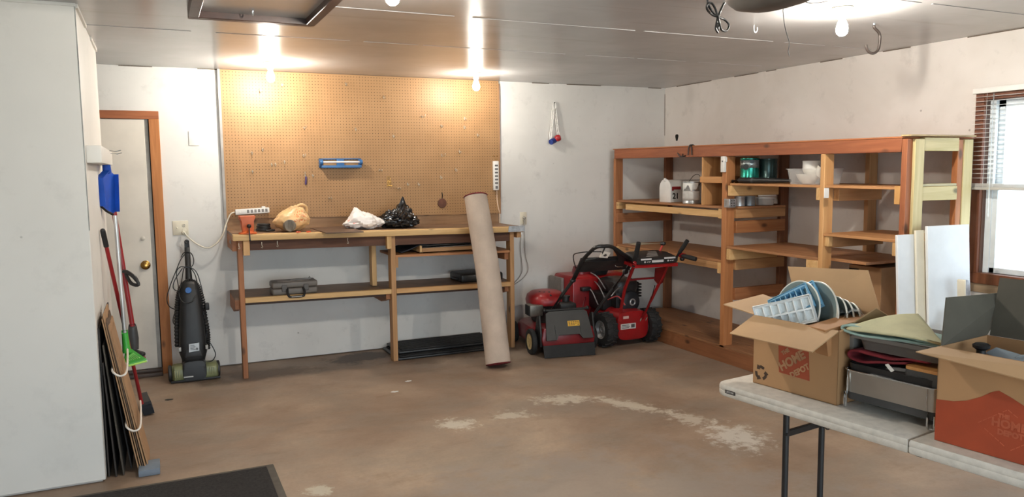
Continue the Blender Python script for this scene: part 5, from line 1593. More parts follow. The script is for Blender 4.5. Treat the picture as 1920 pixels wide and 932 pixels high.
# handle
lt_ = [(-1.8101, -0.8600, 0.3827), (-1.7578, -0.9400, 0.5126), (-1.6971, -1.0300, 0.6546)]
lu = [(-1.6971, -1.0300, 0.6546), (-1.7058, -1.2000, 0.8334), (-1.6998, -1.3200, 0.9245), (-1.6823, -1.4000, 0.9764), (-1.6180, -1.4100, 0.9804), (-1.5356, -1.4000, 0.9710), (-1.4038, -1.3400, 0.9101), (-1.2285, -1.2200, 0.8160), (-1.2088, -1.1000, 0.6994)]
build(MB().tube(lt_, .0145, 12), 'lower_tube', M_black, t)
build(MB().tube(lu, .0155, 12, smooth=3), 'upper_handle', M_black, t)
build(MB().tube([(-1.2001, -1.1200, 0.7340), (-1.2653, -1.0000, 0.5585), (-1.3936, -0.8300, 0.2638)], .0145, 12), 'lower_tube', M_black, t)
for p in ((-1.6919, -1.0300, 0.6588), (-1.2033, -1.1000, 0.7085)):
    p = V(p); build(MB().lathe([(0, -.024), (.012, -.024), (.02, -.012), (.02, .012), (.012, .024), (0, .024)], p, (.97, .1, .2), 14), 'clamp_knob', M_black, t)
# console panel spanning the handle
pa, pb, pc_, pd = V((-1.7065, -1.2100, 0.8345)), V((-1.2449, -1.2200, 0.8261)), V((-1.2166, -1.1200, 0.7350)), V((-1.6960, -1.1200, 0.7385))
build(MB().slab([pa, pb, pc_, pd], (0, .02, .035)), 'console_panel', plain('black_console', (38, 38, 40), .4, var=.12), t)
build(MB().bar(pa.lerp(pd, .1) + V((0, -.006, .04)), pb.lerp(pc_, .1) + V((-.05, -.006, .04)), .014, .014, (0, 0, 1), .004), 'console_rail', M_dkgray, t)
build(MB().tube([(-1.6970, -1.2200, 0.8349), (-1.6635, -1.2500, 0.8583), (-1.6037, -1.2700, 0.8657), (-1.3825, -1.2500, 0.8645)], .010, 10, smooth=3), 'control_bar', M_black, t)
s_ = [(-1.6277, -1.3600, 0.8847), (-1.6076, -1.3850, 0.9385), (-1.5299, -1.3750, 0.9202), (-1.5450, -1.3500, 0.8746)]
build(MB().slab(s_, (0, .012, .002)), 'instruction_label', plain('white_instruction_label', (214, 206, 196), .5, var=.05), t)
build(MB().slab([(-1.5995, -1.3720, 0.9018), (-1.5778, -1.3780, 0.9143), (-1.5638, -1.3720, 0.8998), (-1.5818, -1.3680, 0.8917)], (0, -.004, 0)), 'label_print', plain('dark_print', (60, 56, 54), .6), t)
build(MB().bar(V((-1.6155, -1.3400, 0.8733)), V((-1.6017, -1.4000, 0.9657)), .012, .012, (0, 0, 1), .003), 'label_stay', M_black, t)
build(MB().slab([(-1.4146, -1.3000, 0.8801), (-1.5324, -1.3950, 0.9660), (-1.2340, -1.2200, 0.8255), (-1.3652, -1.2400, 0.8171)], (0, .012, .004)), 'side_shroud', M_black, t)
build(MB().tube([(-1.7114, -1.1200, 0.7757), (-1.7544, -1.1600, 0.8412), (-1.7819, -1.2000, 0.8869), (-1.7780, -1.2200, 0.9107), (-1.7461, -1.2700, 0.9246), (-1.6829, -1.3000, 0.9305), (-1.5890, -1.3300, 0.9281)], .0048, 8, smooth=4), 'bail_bar', M_black, t)
build(MB().tube([(-1.4024, -1.2400, 0.8011), (-1.3928, -1.2500, 0.7835), (-1.3343, -1.2500, 0.7798)], .004, 8, smooth=3), 'wire_clip', M_chrome, t)
build(MB().tube([(-1.6944, -1.1800, 0.7947), (-1.6880, -1.0600, 0.6669), (-1.7376, -0.9800, 0.5539), (-1.7466, -0.8600, 0.4104), (-1.6391, -0.7000, 0.3031)], .004, 7, smooth=4), 'control_cable', M_black, t)

# ------------------------------------------------------------------ snow blower
sl_ = V((-1.03, -.70, 0))
t = thing('snow_blower', 'red two-wheeled snow blower with black handles in the corner beside the shelving', 'snow blower', sl_)
def sb(m, name, mat): return build(m, name, mat, t)
for x, sgn in ((-1.270, -1), (-.800, 1)):
    wheel(t, (x, -.865, .163), (sgn, 0, 0), .150, .115, M_blackrub, plain('gray_rim', (150, 148, 146), .4, .3, var=.1), .082, 0, 16, .22)
sb(MB().cyl((-1.30, -.865, .163), (-.77, -.865, .163), .012, n=14), 'axle', M_steel)
# rear housing between the wheels
m = MB()
loft(m, [sring((-1.02, y, z), (1, 0, 0), (0, 0, 1), rx, rz, 4) for y, z, rx, rz in ((-.955, .19, .155, .115), (-.945, .19, .165, .13), (-.70, .20, .165, .14), (-.55, .20, .16, .14))])
hs = sb(m, 'drive_housing', M_red)
p = V((-1.085, -.958, .185))
m = MB().slab([p + V((-.075, .0, -.02)), p + V((.085, 0, -.02)), p + V((.085, 0, .03)), p + V((-.075, 0, .03))], (0, -.003, 0))
o = sb(m, 'spec_label', plain('white_spec_label', (196, 192, 188), .5, var=.06)); o.parent = hs
m = MB()
m.box(p + V((.035, -.0045, -.010)), p + V((.072, -.003, .022)))
for i in range(3): m.box(p + V((-.066, -.0045, -.010 + .012 * i)), p + V((.01 + .01 * (i % 2), -.003, -.005 + .012 * i)))
o = sb(m, 'label_print', plain('dark_spec_print', (78, 74, 72), .6)); o.parent = hs
p = V((-1.105, -.957, .272))
o = sb(MB().slab([p + V((-.03, .0, -.012)), p + V((.03, 0, -.012)), p + V((.03, 0, .012)), p + V((-.03, 0, .012))], (0, -.003, 0)), 'small_label', plain('pale_small_label', (206, 168, 160), .5)); o.parent = hs
m = MB()
for dx in (-.03, .03):
    m.bar((-.925 + dx, -.962, .225), (-.905 + dx, -.958, .255), .010, .006, (0, -1, 0), .001)
sb(m, 'spring_clip', M_chrome)
# engine
m = MB()
m.box((-1.11, -.80, .31), (-.86, -.50, .50), .03)
m.box((-1.20, -.72, .30), (-1.08, -.45, .46), .02)
sb(m, 'engine', M_eng)
m = MB()
loft(m, [sring((-.99, -.64, z), (1, 0, 0), (0, 1, 0), rx, ry, 3.4) for z, rx, ry in ((.47, .14, .18), (.53, .15, .19), (.57, .14, .18), (.59, .10, .13))])
sb(m, 'fuel_tank', plain('black_tank', (40, 38, 38), .4, var=.12))
rc = V((-.975, -.835, .385))
sb(MB().lathe([(0, 0), (.10, 0), (.105, .012), (.10, .04), (.085, .05), (.04, .055), (0, .055)], rc + V((0, .04, 0)), (0, -1, 0), 36), 'recoil_cover', plain('black_recoil_cover', (36, 38, 42), .45, var=.12))
sb(MB().torus(rc + V((.012, -.017, .0)), (0, 1, 0), .026, .008, 26, 8), 'recoil_ring', plain('gray_recoil_ring', (150, 148, 146), .35, .4))
m = MB()
for i in range(5):
    m.box((-.875 + .0, -.76, .41 + i * .028), (-.80, -.58, .424 + i * .028), .002, 1)
m.box((-.865, -.74, .40), (-.815, -.60, .55), .01)
sb(m, 'muffler', M_eng)
# auger housing in front
m = MB()
prof = [(-.42, .02), (-.10, .02), (-.06, .10), (-.06, .54), (-.12, .60), (-.42, .605), (-.47, .58), (-.47, .18)]
m.prism(prof, (-1.375, 0, 0), (0, 1, 0), (0, 0, 1), (.58, 0, 0), .012)
sb(m, 'auger_housing', M_red)
m = MB()
for i in range(4):
    m.bar((-1.378, -.40 + i * .075, .18 + .02 * i), (-1.378, -.30 + i * .075, .46), .016, .010, (1, 0, 0), .004)
for i in range(3):
    m.bar((-1.30 + i * .10, -.472, .20), (-1.24 + i * .10, -.470, .40), .016, .012, (0, -1, 0), .004)
sb(m, 'stamped_ribs', M_dred)
sb(MB().prism([(-.05, .0), (-.03, .0), (-.03, .56), (-.05, .56)], (-1.402, 0, 0), (0, 1, 0), (0, 0, 1), (.025, 0, 0)).box((-1.404, -.30, .22), (-1.377, -.05, .57), .004), 'side_plate', plain('gray_side_plate', (128, 120, 114), .5, .3, var=.12))
# chute and deflector
m = MB()
loft(m, [sring((-1.17, y, z), (1, 0, 0), (0, 1, 0), rx, ry, 3) for y, z, rx, ry in ((-.30, .58, .10, .09), (-.30, .64, .095, .085), (-.31, .675, .09, .075))])
sb(m, 'chute', M_dred)
m = MB()
loft(m, [sring((-1.06, y, z), (1, 0, 0), (0, 1, 0), rx, ry, 3.5) for y, z, rx, ry in ((-.40, .60, .075, .075), (-.44, .68, .085, .07), (-.49, .735, .075, .05))])
sb(m, 'deflector', M_black)
for a, b in (((-1.16, -.70, .50), (-1.15, -.42, .62)), ((-1.22, -.80, .42), (-1.12, -.40, .55)), ((-1.20, -.86, .46), (-1.0, -.80, .52)), ((-1.24, -.70, .36), (-1.20, -.42, .50))):
    sb(MB().tube([a, V(a).lerp(V(b), .5) + V((0, 0, .03)), b], .006, 8, smooth=4), 'control_rod', M_steel)
sb(MB().tube([(-1.1639, -0.7500, 0.4084), (-1.1470, -0.8500, 0.4512), (-1.1336, -0.9000, 0.4476), (-1.0762, -0.9000, 0.3744)], .006, 8, smooth=4), 'pull_cord', plain('pink_red_cord', (196, 84, 84), .5))
sb(MB().box((-1.30, -.52, .46), (-1.20, -.38, .50), .01), 'chute_handle', M_black)
# handle tubes
for pts in ([(-1.1725, -0.9700, 0.2481), (-1.1942, -1.0200, 0.3885), (-1.2345, -1.1400, 0.5749), (-1.2736, -1.3200, 0.7700), (-1.2915, -1.3700, 0.8171)],
            [(-0.9323, -0.9700, 0.2553), (-0.8981, -1.0600, 0.4424), (-0.9019, -1.2300, 0.6707), (-0.9220, -1.3400, 0.8007)]):
    sb(MB().tube(pts, .0145, 12), 'handle_tube', M_red)
sb(MB().bar(V((-1.2525, -1.2000, 0.6538)), V((-0.9083, -1.2000, 0.6534)), .022, .016, (0, 0, 1), .003), 'cross_brace', M_dred)
pl_ = [(-1.0258, -1.3000, 0.7521), (-0.8994, -1.3100, 0.7591), (-0.8648, -1.1800, 0.6004), (-0.8973, -1.1700, 0.5777), (-0.9647, -1.2000, 0.6337)]
sb(MB().slab(pl_, (0, .014, 0)), 'gusset', M_dred)
# console
ca, cb = V((-1.2981, -1.3800, 0.8051)), V((-0.8567, -1.3800, 0.7963))
m = MB().slab([ca + V((0, 0, -.028)), cb + V((0, 0, -.028)), cb, ca], (0, .16, .02))
sb(m, 'console_tray', M_red)
m = MB()
cx = (ca.x + cb.x) / 2; hw = (cb.x - ca.x) / 2
loft(m, [sring((cx, y, z), (1, 0, 0), (0, 0, 1), rx, rz, 5) for y, z, rx, rz in ((-1.395, ca.z + .022, hw * .93, .024), (-1.385, ca.z + .026, hw * .98, .028), (-1.25, ca.z + .055, hw * .94, .03), (-1.17, ca.z + .07, hw * .8, .02))])
cs_ = sb(m, 'console', plain('black_dash', (36, 36, 37), .4, var=.12))
cz_ = ca.z + .026
M_lab = plain('white_dash_label', (206, 204, 204), .45, var=.04)
for x0, x1 in ((-.17, -.065), (.065, .18)):
    m = MB().box((cx + x0, -1.401, cz_ + .010), (cx + x1, -1.396, cz_ + .024), .001, 1)
    o = sb(m, 'dash_label', M_lab); o.parent = cs_
    m = MB().box((cx + x0 - .005, -1.403, cz_ - .020), (cx + x1 + .002, -1.397, cz_ + .008), .002, 1)
    o = sb(m, 'dash_panel', M_black); o.parent = cs_
    m = MB().lathe([(0, .0), (.007, .0), (.008, -.001)], (cx + x0 + .035, -1.4045, cz_ - .005), (0, 1, 0), 14)
    for i in range(4): m.box((cx + x0 + .055 + i * .011, -1.4045, cz_ - .010 + (i % 2) * .003), (cx + x0 + .062 + i * .011, -1.403, cz_ - .002))
    o = sb(m, 'dash_print', M_lab); o.parent = cs_
o = sb(MB().box((cx - .06, -1.4, cz_ - .014), (cx + .058, -1.396, cz_ + .006), .001, 1), 'dash_label', M_lab); o.parent = cs_
m = MB()
for i in range(4):
    m.slab([(cx - .085 + .03 * i, -1.36 + .035 * i, cz_ + .0325 + .0075 * i), (cx + .03 + .02 * i, -1.36 + .035 * i, cz_ + .0325 + .0075 * i), (cx + .03 + .02 * i, -1.345 + .035 * i, cz_ + .036 + .0075 * i), (cx - .085 + .03 * i, -1.345 + .035 * i, cz_ + .036 + .0075 * i)], (0, 0, .003))
o = sb(m, 'dash_decal', plain('gray_dash_decal', (140, 134, 130), .5)); o.parent = cs_
# levers and grips
g0, g1 = V((-1.3019, -1.3700, 0.7908)), V((-1.3208, -1.4700, 1.0010))
sb(MB().tube([g0, g0.lerp(g1, .35), g0.lerp(g1, .5), g1], [.012, .02, .0215, .0185], 14), 'hand_grip', M_blackrub)
g0, g1 = V((-0.8590, -1.3600, 0.8406)), V((-0.8276, -1.4700, 0.9949))
sb(MB().tube([g0, g0.lerp(g1, .3), g0.lerp(g1, .6), g1], [.014, .016, .0185, .018], 14), 'clutch_lever', M_blackrub)
g0, g1 = V((-0.8331, -1.3700, 0.8631)), V((-0.7750, -1.5200, 0.8377))
sb(MB().tube([g0, g0.lerp(g1, .2), g0.lerp(g1, .6), g1], [.014, .018, .0205, .0195], 14), 'hand_grip', M_blackrub)
sb(MB().ball(V((-0.8045, -1.3700, 0.8291)), .022, 14, 10), 'pivot_knob', M_black)
sb(MB().cyl(V((-0.8275, -1.3700, 0.8651)), V((-0.8073, -1.4100, 0.8563)), .022, n=14), 'grip_collar', M_red)
q0, q1 = V((-0.9251, -1.2200, 0.8916)), V((-0.9048, -1.2300, 0.9521))
sb(MB().cyl(q0 + V((0, .02, -.03)), q1, .009, n=10), 'speed_lever', plain('faded_red_lever', (196, 74, 62), .5))
sb(MB().lathe([(0, -.012), (.018, -.012), (.027, -.002), (.024, .012), (.012, .018), (0, .018)], q1, (.05, 0, 1), 16), 'lever_knob', M_black)
sb(MB().torus(V((-1.3117, -1.4000, 0.8214)), (.2, -1, 0), .015, .006, 18, 8).ball(V((-1.3184, -1.4100, 0.8229)), .008, 10, 8), 'pivot_bolt', M_red)
for a, b in (((-1.2441, -1.2200, 0.6695), (-1.2923, -1.3000, 0.7599)), ((-0.9357, -1.1600, 0.5792), (-0.8898, -1.0000, 0.3350))):
    sb(MB().tube([a, b], .004, 6), 'cable', M_iron)

# ------------------------------------------------------------------ folding table and what stands on it
TM = MX.Translation((-2.876, -4.322, 0)) @ MX.Rotation(R(7.64), 4, 'Z')
def W(x, y, z): return TM @ V((x, y, z))
def TV(x, y, z): return TM.to_3x3() @ V((x, y, z))
TZ_ = .74
t = thing('folding_table', 'white plastic fold-in-half table with black steel legs in the right foreground', 'table', W(.38, -.76, 0), R(7.64))
def tb(m, name, mat): return build(m.xf(TM), name, mat, t)
def slab_round(x0, y0, x1, y1, z0, z1, r, corners):
    m = MB(); out = []
    for (cx, cy, a0, on) in ((x1 - r, y1 - r, 0, corners[0]), (x0 + r, y1 - r, 90, corners[1]), (x0 + r, y0 + r, 180, corners[2]), (x1 - r, y0 + r, 270, corners[3])):
        if on:
            for i in range(7):
                a = R(a0 + 15 * i); out.append((cx + r * math.cos(a), cy + r * math.sin(a)))
        else:
            out.append((cx + (r if a0 in (0, 270) else -r), cy + (r if a0 in (0, 90) else -r)))
    def ring(z, k): 
        cx = (x0 + x1) / 2; cy = (y0 + y1) / 2
        return [V((x - k * math.copysign(1, x - cx), y - k * math.copysign(1, y - cy), z)) for x, y in out]
    loft(m, [ring(z0, .004), ring(z0 + .004, .001), ring(z0 + .012, 0), ring((z0 + z1) / 2 - .003, 0), ring((z0 + z1) / 2, .0012), ring((z0 + z1) / 2 + .003, 0), ring(z1 - .010, 0), ring(z1 - .003, .003), ring(z1, .010)])
    return m
M_tbl = plain('granite_white_table_plastic', (206, 200, 190), .5, var=.05, scale=30, bump=.12, bscale=320)
h1_ = tb(slab_round(-.012, -.794, .76, .012, TZ_ - .048, TZ_, .05, (1, 1, 0, 0)), 'table_half', M_tbl)
h2_ = tb(slab_round(-.012, -1.56, .76, -.799, TZ_ - .048, TZ_, .05, (0, 0, 1, 1)), 'table_half', M_tbl)
lb = tb(MB().box((-.0142, -.098, .708), (-.01, -.047, .722), .001, 1), 'maker_plate', plain('dark_name_plate', (52, 48, 46), .5)); lb.parent = h1_
o = tb(MB().text('LIFETIME', .010, (-.0148, -.0725, .715), (0, -1, 0), (0, 0, 1), .0004), 'plate_lettering', plain('pale_plate_letters', (190, 186, 180), .5)); o.parent = h1_
M_legs = plain('black_powder_coat', (30, 29, 30), .45, var=.12)
for y in (-.176, -1.38):
    for x in (.20, .43):
        tb(MB().cyl((x, y, .0), (x, y, .70), .0125, n=16).lathe([(0, 0), (.016, 0), (.016, .03), (.0125, .034)], (x, y, 0), (0, 0, 1), 16), 'leg', M_legs)
    tb(MB().box((.20, y - .008, .523), (.43, y + .008, .549), .003, 1).cyl((.19, y, .536), (.195, y - .012, .536), .006, n=10), 'crossbar', M_legs)
    s = -1 if y > -.7 else 1
    tb(MB().bar((.44, y + s * .02, .535), (.41, y + s * .27, .562), .026, .014, (0, 0, 1), .003).bar((.41, y + s * .25, .560), (.38, y + s * .50, .688), .022, .012, (0, 0, 1), .003).torus((.425, y + s * .035, .535), (.2, 1, .2), .016, .003, 18, 6), 'brace', M_legs)
    tb(MB().box((.15, y - .02, .690), (.60, y + .02, .704), .003), 'leg_mount', M_legs)
tb(MB().box((.04, -.83, .672), (.10, -.765, .694), .006).cyl((.07, -.797, .668), (.07, -.797, .69), .02, n=16), 'hinge', M_black)
for y in (-.05, -.4):
    pass

# ---- open carton with dishes ----------------------------------------
M_box = plain('kraft_box_outside', (172, 132, 92), .7, var=.05, scale=3)
M_boxin = plain('kraft_box_inside', (186, 150, 110), .7, var=.05, scale=3)
M_oran = plain('orange_box_print', (158, 66, 36), .65, var=.05)
def open_box(x0, x1, y0, y1, z0, z1, name, label):
    """four walls and a floor; flaps are added by the caller"""
    t = thing(name, label, 'box', W((x0 + x1) / 2, (y0 + y1) / 2, z0), R(7.64))
    e = .004
    def pb(m, n, mat): return build(m.xf(TM), n, mat, t)
    pb(MB().box((x0, y0, z0 + .001), (x1, y1, z0 + e)), 'bottom', M_box)
    w = {}
    w['f'] = pb(MB().box((x0, y0, z0 + .001), (x0 + e, y1, z1)), 'panel', M_box)
    w['b'] = pb(MB().box((x1 - e, y0, z0 + .001), (x1, y1, z1)), 'panel', M_box)
    w['l'] = pb(MB().box((x0, y1 - e, z0 + .001), (x1, y1, z1)), 'panel', M_box)
    w['r'] = pb(MB().box((x0, y0, z0 + .001), (x1, y0 + e, z1)), 'panel', M_box)
    return t, pb, w
B1 = dict(x0=.105, x1=.375, y0=-.462, y1=-.085, z1=1.015)
t, pb, wl = open_box(.105, .375, -.462, -.085, TZ_, 1.015, 'moving_box', 'open brown moving box of plates and ice trays at the far end of the table')
def flap(pts, mat, th=.004):
    q = [V(p) for p in pts]
    n = (q[1] - q[0]).cross(q[2] - q[0]).normalized()
    return MB().slab(q, n * th)
def flapT(pts): return [W(*p) for p in pts]
# world-space flaps from measured corners
def wb_(m, n, mat, tt): return build(m, n, mat, tt)
ftl, ftr = W(.103, -.085, 1.015), W(.103, -.462, 1.015)
wb_(flap([ftl, ftr, W(-.045, -.462, .960), W(-.052, -.100, .964)], M_boxin), 'flap', M_boxin, t)
lf0, lf1 = W(.105, -.083, 1.015), W(.375, -.083, 1.015)
wb_(flap([lf0, lf1, W(*(0.3300, 0.0600, 1.0550)), W(*(0.0810, 0.0550, 1.0380))], M_boxin), 'flap', M_boxin, t)
bk0, bk1 = W(.377, -.085, 1.015), W(.377, -.462, 1.015)
wb_(flap([bk0, bk1, (-2.3930, -4.6134, 1.1950), (-2.4601, -4.2632, 1.1760)], M_boxin), 'flap', M_boxin, t)
wb_(flap([W(.105, -.464, 1.015), W(.375, -.464, 1.015), W(*(0.3400, -0.5260, 1.0420)), W(*(0.2600, -0.5030, 1.0890))], M_boxin), 'flap', M_boxin, t)
# print on the front of the box
fx = .1045
def fp(y, z): return W(fx, y, z)
m = MB().slab([fp(-.205, .925), fp(-.340, .922), fp(-.347, .806), fp(-.210, .810)], TV(-.0008, 0, 0))
lg = build(m, 'logo_panel', plain('rust_orange_print', (160, 74, 46), .65, var=.06), t); lg.parent = wl['f']
eu = (TV(0, -1, 0) * math.cos(R(35)) + V((0, 0, 1)) * math.sin(R(35))).normalized()
ev = (V((0, 0, 1)) * math.cos(R(35)) - TV(0, -1, 0) * math.sin(R(35))).normalized()
def rot_text(body, size, y, z, b=.0012):
    m = MB().text(body, size, W(fx - .0018, y, z), eu, ev, .0004, bold=b)
    o = build(m, 'logo_lettering', plain('kraft_lettering', (172, 128, 92), .7), t); o.parent = wl['f']
rot_text('THE', .020, -.238, .896)
rot_text('HOME', .046, -.268, .866, .002)
rot_text('DEPOT', .030, -.304, .834, .0014)
# recycling mark: three chasing arrows
def recycle(cy, cz, s, xx, par, tt):
    m = MB()
    ux, uy = TV(0, -1, 0), V((0, 0, 1))
    for k in range(3):
        a = R(90 + 120 * k)
        def pt(r, da): return (r * s * math.cos(a + R(da)), r * s * math.sin(a + R(da)))
        poly = [pt(.62, -38), pt(.98, -34), pt(1.02, 0), pt(.98, 22), pt(1.18, 30), pt(.80, 58), pt(.46, 26), pt(.62, 20), pt(.64, 0)]
        m.prism(poly, W(xx, cy, cz), ux, uy, TV(-.0008, 0, 0))
    o = build(m, 'recycling_mark', plain('dark_brown_ink', (64, 46, 34), .7), tt); o.parent = par
recycle(-.1245, .7885, .030, fx, wl['f'], t)
# things in the box
M_dish = plain('gray_green_stoneware', (128, 142, 140), .3, var=.06)
M_rimw = plain('white_rim', (224, 222, 212), .35, var=.03)
def plate(c, r, axis, label):
    c = V(c); tt = thing('plate', label, 'plate', c, group='plates in the moving box')
    build(MB().lathe([(0, 0), (r * .60, 0), (r * .66, .004), (r * .98, .020), (r * .97, .024), (r * .64, .009), (r * .58, .006), (0, .006)], c, axis, 44), 'dish', M_dish, tt)
    ax = V(axis).normalized()
    build(MB().torus(c + ax * .022, axis, r * .98, .0032, 44, 8), 'rim', M_rimw, tt)
    return tt
axp = TV(-.80, .05, .32)
pc = [(.235, -.205, 1.035, .118, 'leftmost large plate standing behind the blue ice tray'),
      (.265, -.255, 1.032, .122, 'second large plate, its rim reaching highest in front of the tall box flap'),
      (.275, -.300, 1.015, .098, 'plate third in the row standing in the open box'),
      (.288, -.330, 1.008, .094, 'plate fourth in the row standing in the open box'),
      (.300, -.352, 1.002, .090, 'plate fifth in the row standing in the open box'),
      (.312, -.374, .996, .086, 'plate last in the row, beside the glasses')]
for x, y, z, r, lab in pc:
    c = W(x, y, z)
    plate(c, r, TV(-.97, .16, .22) if r > .1 else TV(-.90, .40, .20), lab)
def ice_tray(p00, p10, p01, depth, rows, cols, mat, label):
    """corners: top-left, top-right, bottom-left seen from the front; an open tray with cells"""
    p00, p10, p01 = V(p00), V(p10), V(p01)
    u = p10 - p00; v = p01 - p00
    n = u.cross(v).normalized()
    if n.dot(V((-4.9, -6.7, 1.6)) - p00) < 0: n = -n
    tt = thing('ice_tray', label, 'ice tray', p00 + u * .5 + v * .5, group='ice trays in the moving box')
    m = MB()
    def P_(a, b, d): return p00 + u * a + v * b - n * d
    def cell(a0, a1, b0, b1):
        ia, ib = (a1 - a0) * .05, (b1 - b0) * .05
        top = [P_(a0, b0, 0), P_(a1, b0, 0), P_(a1, b1, 0), P_(a0, b1, 0)]
        inn = [P_(a0 + ia, b0 + ib, 0), P_(a1 - ia, b0 + ib, 0), P_(a1 - ia, b1 - ib, 0), P_(a0 + ia, b1 - ib, 0)]
        bot = [P_(a0 + ia * 2.6, b0 + ib * 2.6, depth), P_(a1 - ia * 2.6, b0 + ib * 2.6, depth), P_(a1 - ia * 2.6, b1 - ib * 2.6, depth), P_(a0 + ia * 2.6, b1 - ib * 2.6, depth)]
        T = [m.bm.verts.new(q) for q in top]; I = [m.bm.verts.new(q) for q in inn]; B = [m.bm.verts.new(q) for q in bot]
        for k in range(4):
            j = (k + 1) % 4
            m.face((T[k], T[j], I[j], I[k])); m.face((I[k], I[j], B[j], B[k]))
        m.face(B)
    e = .03
    for i in range(cols):
        for j in range(rows):
            a0 = e + (1 - 2 * e) * i / cols; a1 = e + (1 - 2 * e) * (i + 1) / cols
            b0 = .06 + .88 * j / rows; b1 = .06 + .88 * (j + 1) / rows
            cell(a0, a1, b0, b1)
    o = build(m, 'cells', mat, tt, sharp=60)
    solid(o, .0016, 1)
    m = MB()
    c4 = [P_(0, 0, -.002), P_(1, 0, -.002), P_(1, 1, -.002), P_(0, 1, -.002)]
    for k in range(4):
        a, b = c4[k], c4[(k + 1) % 4]
        m.tube([a, b], .004, 8)
    for k, (a0, b0, a1, b1) in enumerate(((0, 0, 1, .06), (0, .94, 1, 1), (0, 0, e, 1), (1 - e, 0, 1, 1))):
        m.slab([P_(a0, b0, -.002), P_(a1, b0, -.002), P_(a1, b1, -.002), P_(a0, b1, -.002)], -n * .0025)
    for a_, b_ in ((0, 1), (1, 2), (2, 3), (3, 0)):
        q0, q1 = c4[a_], c4[b_]
        m.slab([q0, q1, q1 - n * (depth * .9), q0 - n * (depth * .9)], (q1 - q0).cross(n).normalized() * .002)
    build(m, 'rim', mat, tt)
    return tt
M_tblue = plain('light_blue_tray_plastic', (128, 184, 216), .35, var=.05)
M_tpale = plain('pale_white_tray_plastic', (232, 236, 236), .35, var=.04)
ice_tray((-2.6677, -4.3707, 1.0610), (-2.6137, -4.5098, 1.1470), (-2.6932, -4.4438, 0.9890), .028, 2, 7, M_tblue, 'light blue ice tray leaning just behind the white ice tray')
ice_tray((-2.6356, -4.4219, 1.0900), (-2.5869, -4.5213, 1.1550), (-2.6611, -4.4950, 1.0120), .026, 2, 7, M_tblue, 'light blue ice tray at the back, its top corner highest of the three trays')
ice_tray((-2.7580, -4.3818, 1.0450), (-2.6557, -4.5729, 1.1150), (-2.7501, -4.4181, 0.9470), .020, 2, 7, M_tpale, 'white ice tray leaning at the front of the open moving box')
# small inner box and glasses
q = W(.19, -.40, .93)
m = MB().box((-.09, -.05, 0), (.13, .045, .10), .002, 1).xf(MX.Translation(q) @ MX.Rotation(R(7.64 - 12), 4, 'Z') @ MX.Rotation(R(-9), 4, 'Y'))
tag(build(m, 'small_carton', plain('small_carton_kraft', (168, 122, 80), .7, var=.05), loc=q), 'small brown carton tucked inside the open moving box below the plates', 'box')
M_gl = clear('smoky_glass', (150, 158, 162), .42, .08)
for i, (x, y, z, lab) in enumerate(((.335, -.395, 1.005, 'left one of two smoky glasses lying in the right end of the moving box'), (.330, -.432, .995, 'right one of two smoky glasses lying in the right end of the moving box'))):
    c = W(x, y, z)
    o = build(MB().lathe([(0, 0), (.026, 0), (.029, .004), (.038, .10), (.0365, .10), (.0275, .008), (0, .006)], (0, 0, 0), TV(-.75, -.55, -.15), 28), 'drinking_glass', M_gl)
    o.location = V((-2.5325, -4.6260, 1.0350)) + TV(.03, .02, 0) if i == 0 else V((-2.5272, -4.6657, 1.0450)) + TV(.03, .02, 0); tag(o, lab, 'glass', 'glasses in the moving box')

# ---- dish rack with tubs, mats ---------------------------------------
t = thing('dish_rack', 'stainless steel and black dish rack on hairpin legs on the table', 'dish rack', W(.30, -.65, TZ_), R(7.64))
def rk(m, n, mat): return build(m.xf(TM), n, mat, t)
def rrect(x0, x1, y0, y1, z, r=.03, n=7):
    out = []
    for cx, cy, a0 in ((x1 - r, y1 - r, 0), (x0 + r, y1 - r, 90), (x0 + r, y0 + r, 180), (x1 - r, y0 + r, 270)):
        for i in range(n):
            a = R(a0 + 90 * i / (n - 1)); out.append(V((cx + r * math.cos(a), cy + r * math.sin(a), z)))
    return out
RX0, RX1, RY0, RY1 = .115, .40, -.815, -.478
m = MB()
loft(m, [rrect(RX0, RX1, RY0, RY1, .802), rrect(RX0, RX1, RY0, RY1, .878), rrect(RX0 + .003, RX1 - .003, RY0 + .003, RY1 - .003, .878), rrect(RX0 + .003, RX1 - .003, RY0 + .003, RY1 - .003, .802)], False)
rk(m, 'steel_band', plain('brushed_stainless', (172, 166, 158), .34, .85, var=.06, scale=3))
m = MB()
for z in (.880,):
    pts = rrect(RX0 - .002, RX1 + .002, RY0 - .002, RY1 + .002, z)
    m.tube(pts, .0032, 8, closed=True)
rk(m, 'top_wire', M_chrome)
m = MB()
loft(m, [rrect(RX0 + .02, RX1 - .02, RY0 + .02, RY1 - .02, .768), rrect(RX0 + .004, RX1 - .004, RY0 + .004, RY1 - .004, .775), rrect(RX0 + .004, RX1 - .004, RY0 + .004, RY1 - .004, .84)])
rk(m, 'drip_tray', M_dkgray)
for x, y in ((RX0 + .0, RY0 + .03), (RX0 + .0, RY1 - .006), (RX1, RY0 + .03), (RX1, RY1 - .03)):
    d_ = -.020 if y < -.6 else -.005
    rk(MB().tube([(x, y, .80), (x, y, .752), (x + .003, y + d_ * .2, .744), (x + .004, y + d_ * .8, .744), (x + .004, y + d_, .752), (x + .004, y + d_, .79)], .0032, 8, smooth=3), 'hairpin_leg', M_chrome)
rk(MB().tube([(RX0 - .004, RY1 - .02, .882), (RX0 - .005, RY1 - .02, .80), (RX0 - .010, RY1 - .02, .797), (RX0 - .012, RY1 - .02, .806)], .003, 8, smooth=3), 'wire_hook', M_chrome)
rk(MB().box((RX0 - .0035, RY0 + .032, .802), (RX0 + .001, RY0 + .036, .878), .001, 1), 'band_seam', M_chrome)
m = MB()
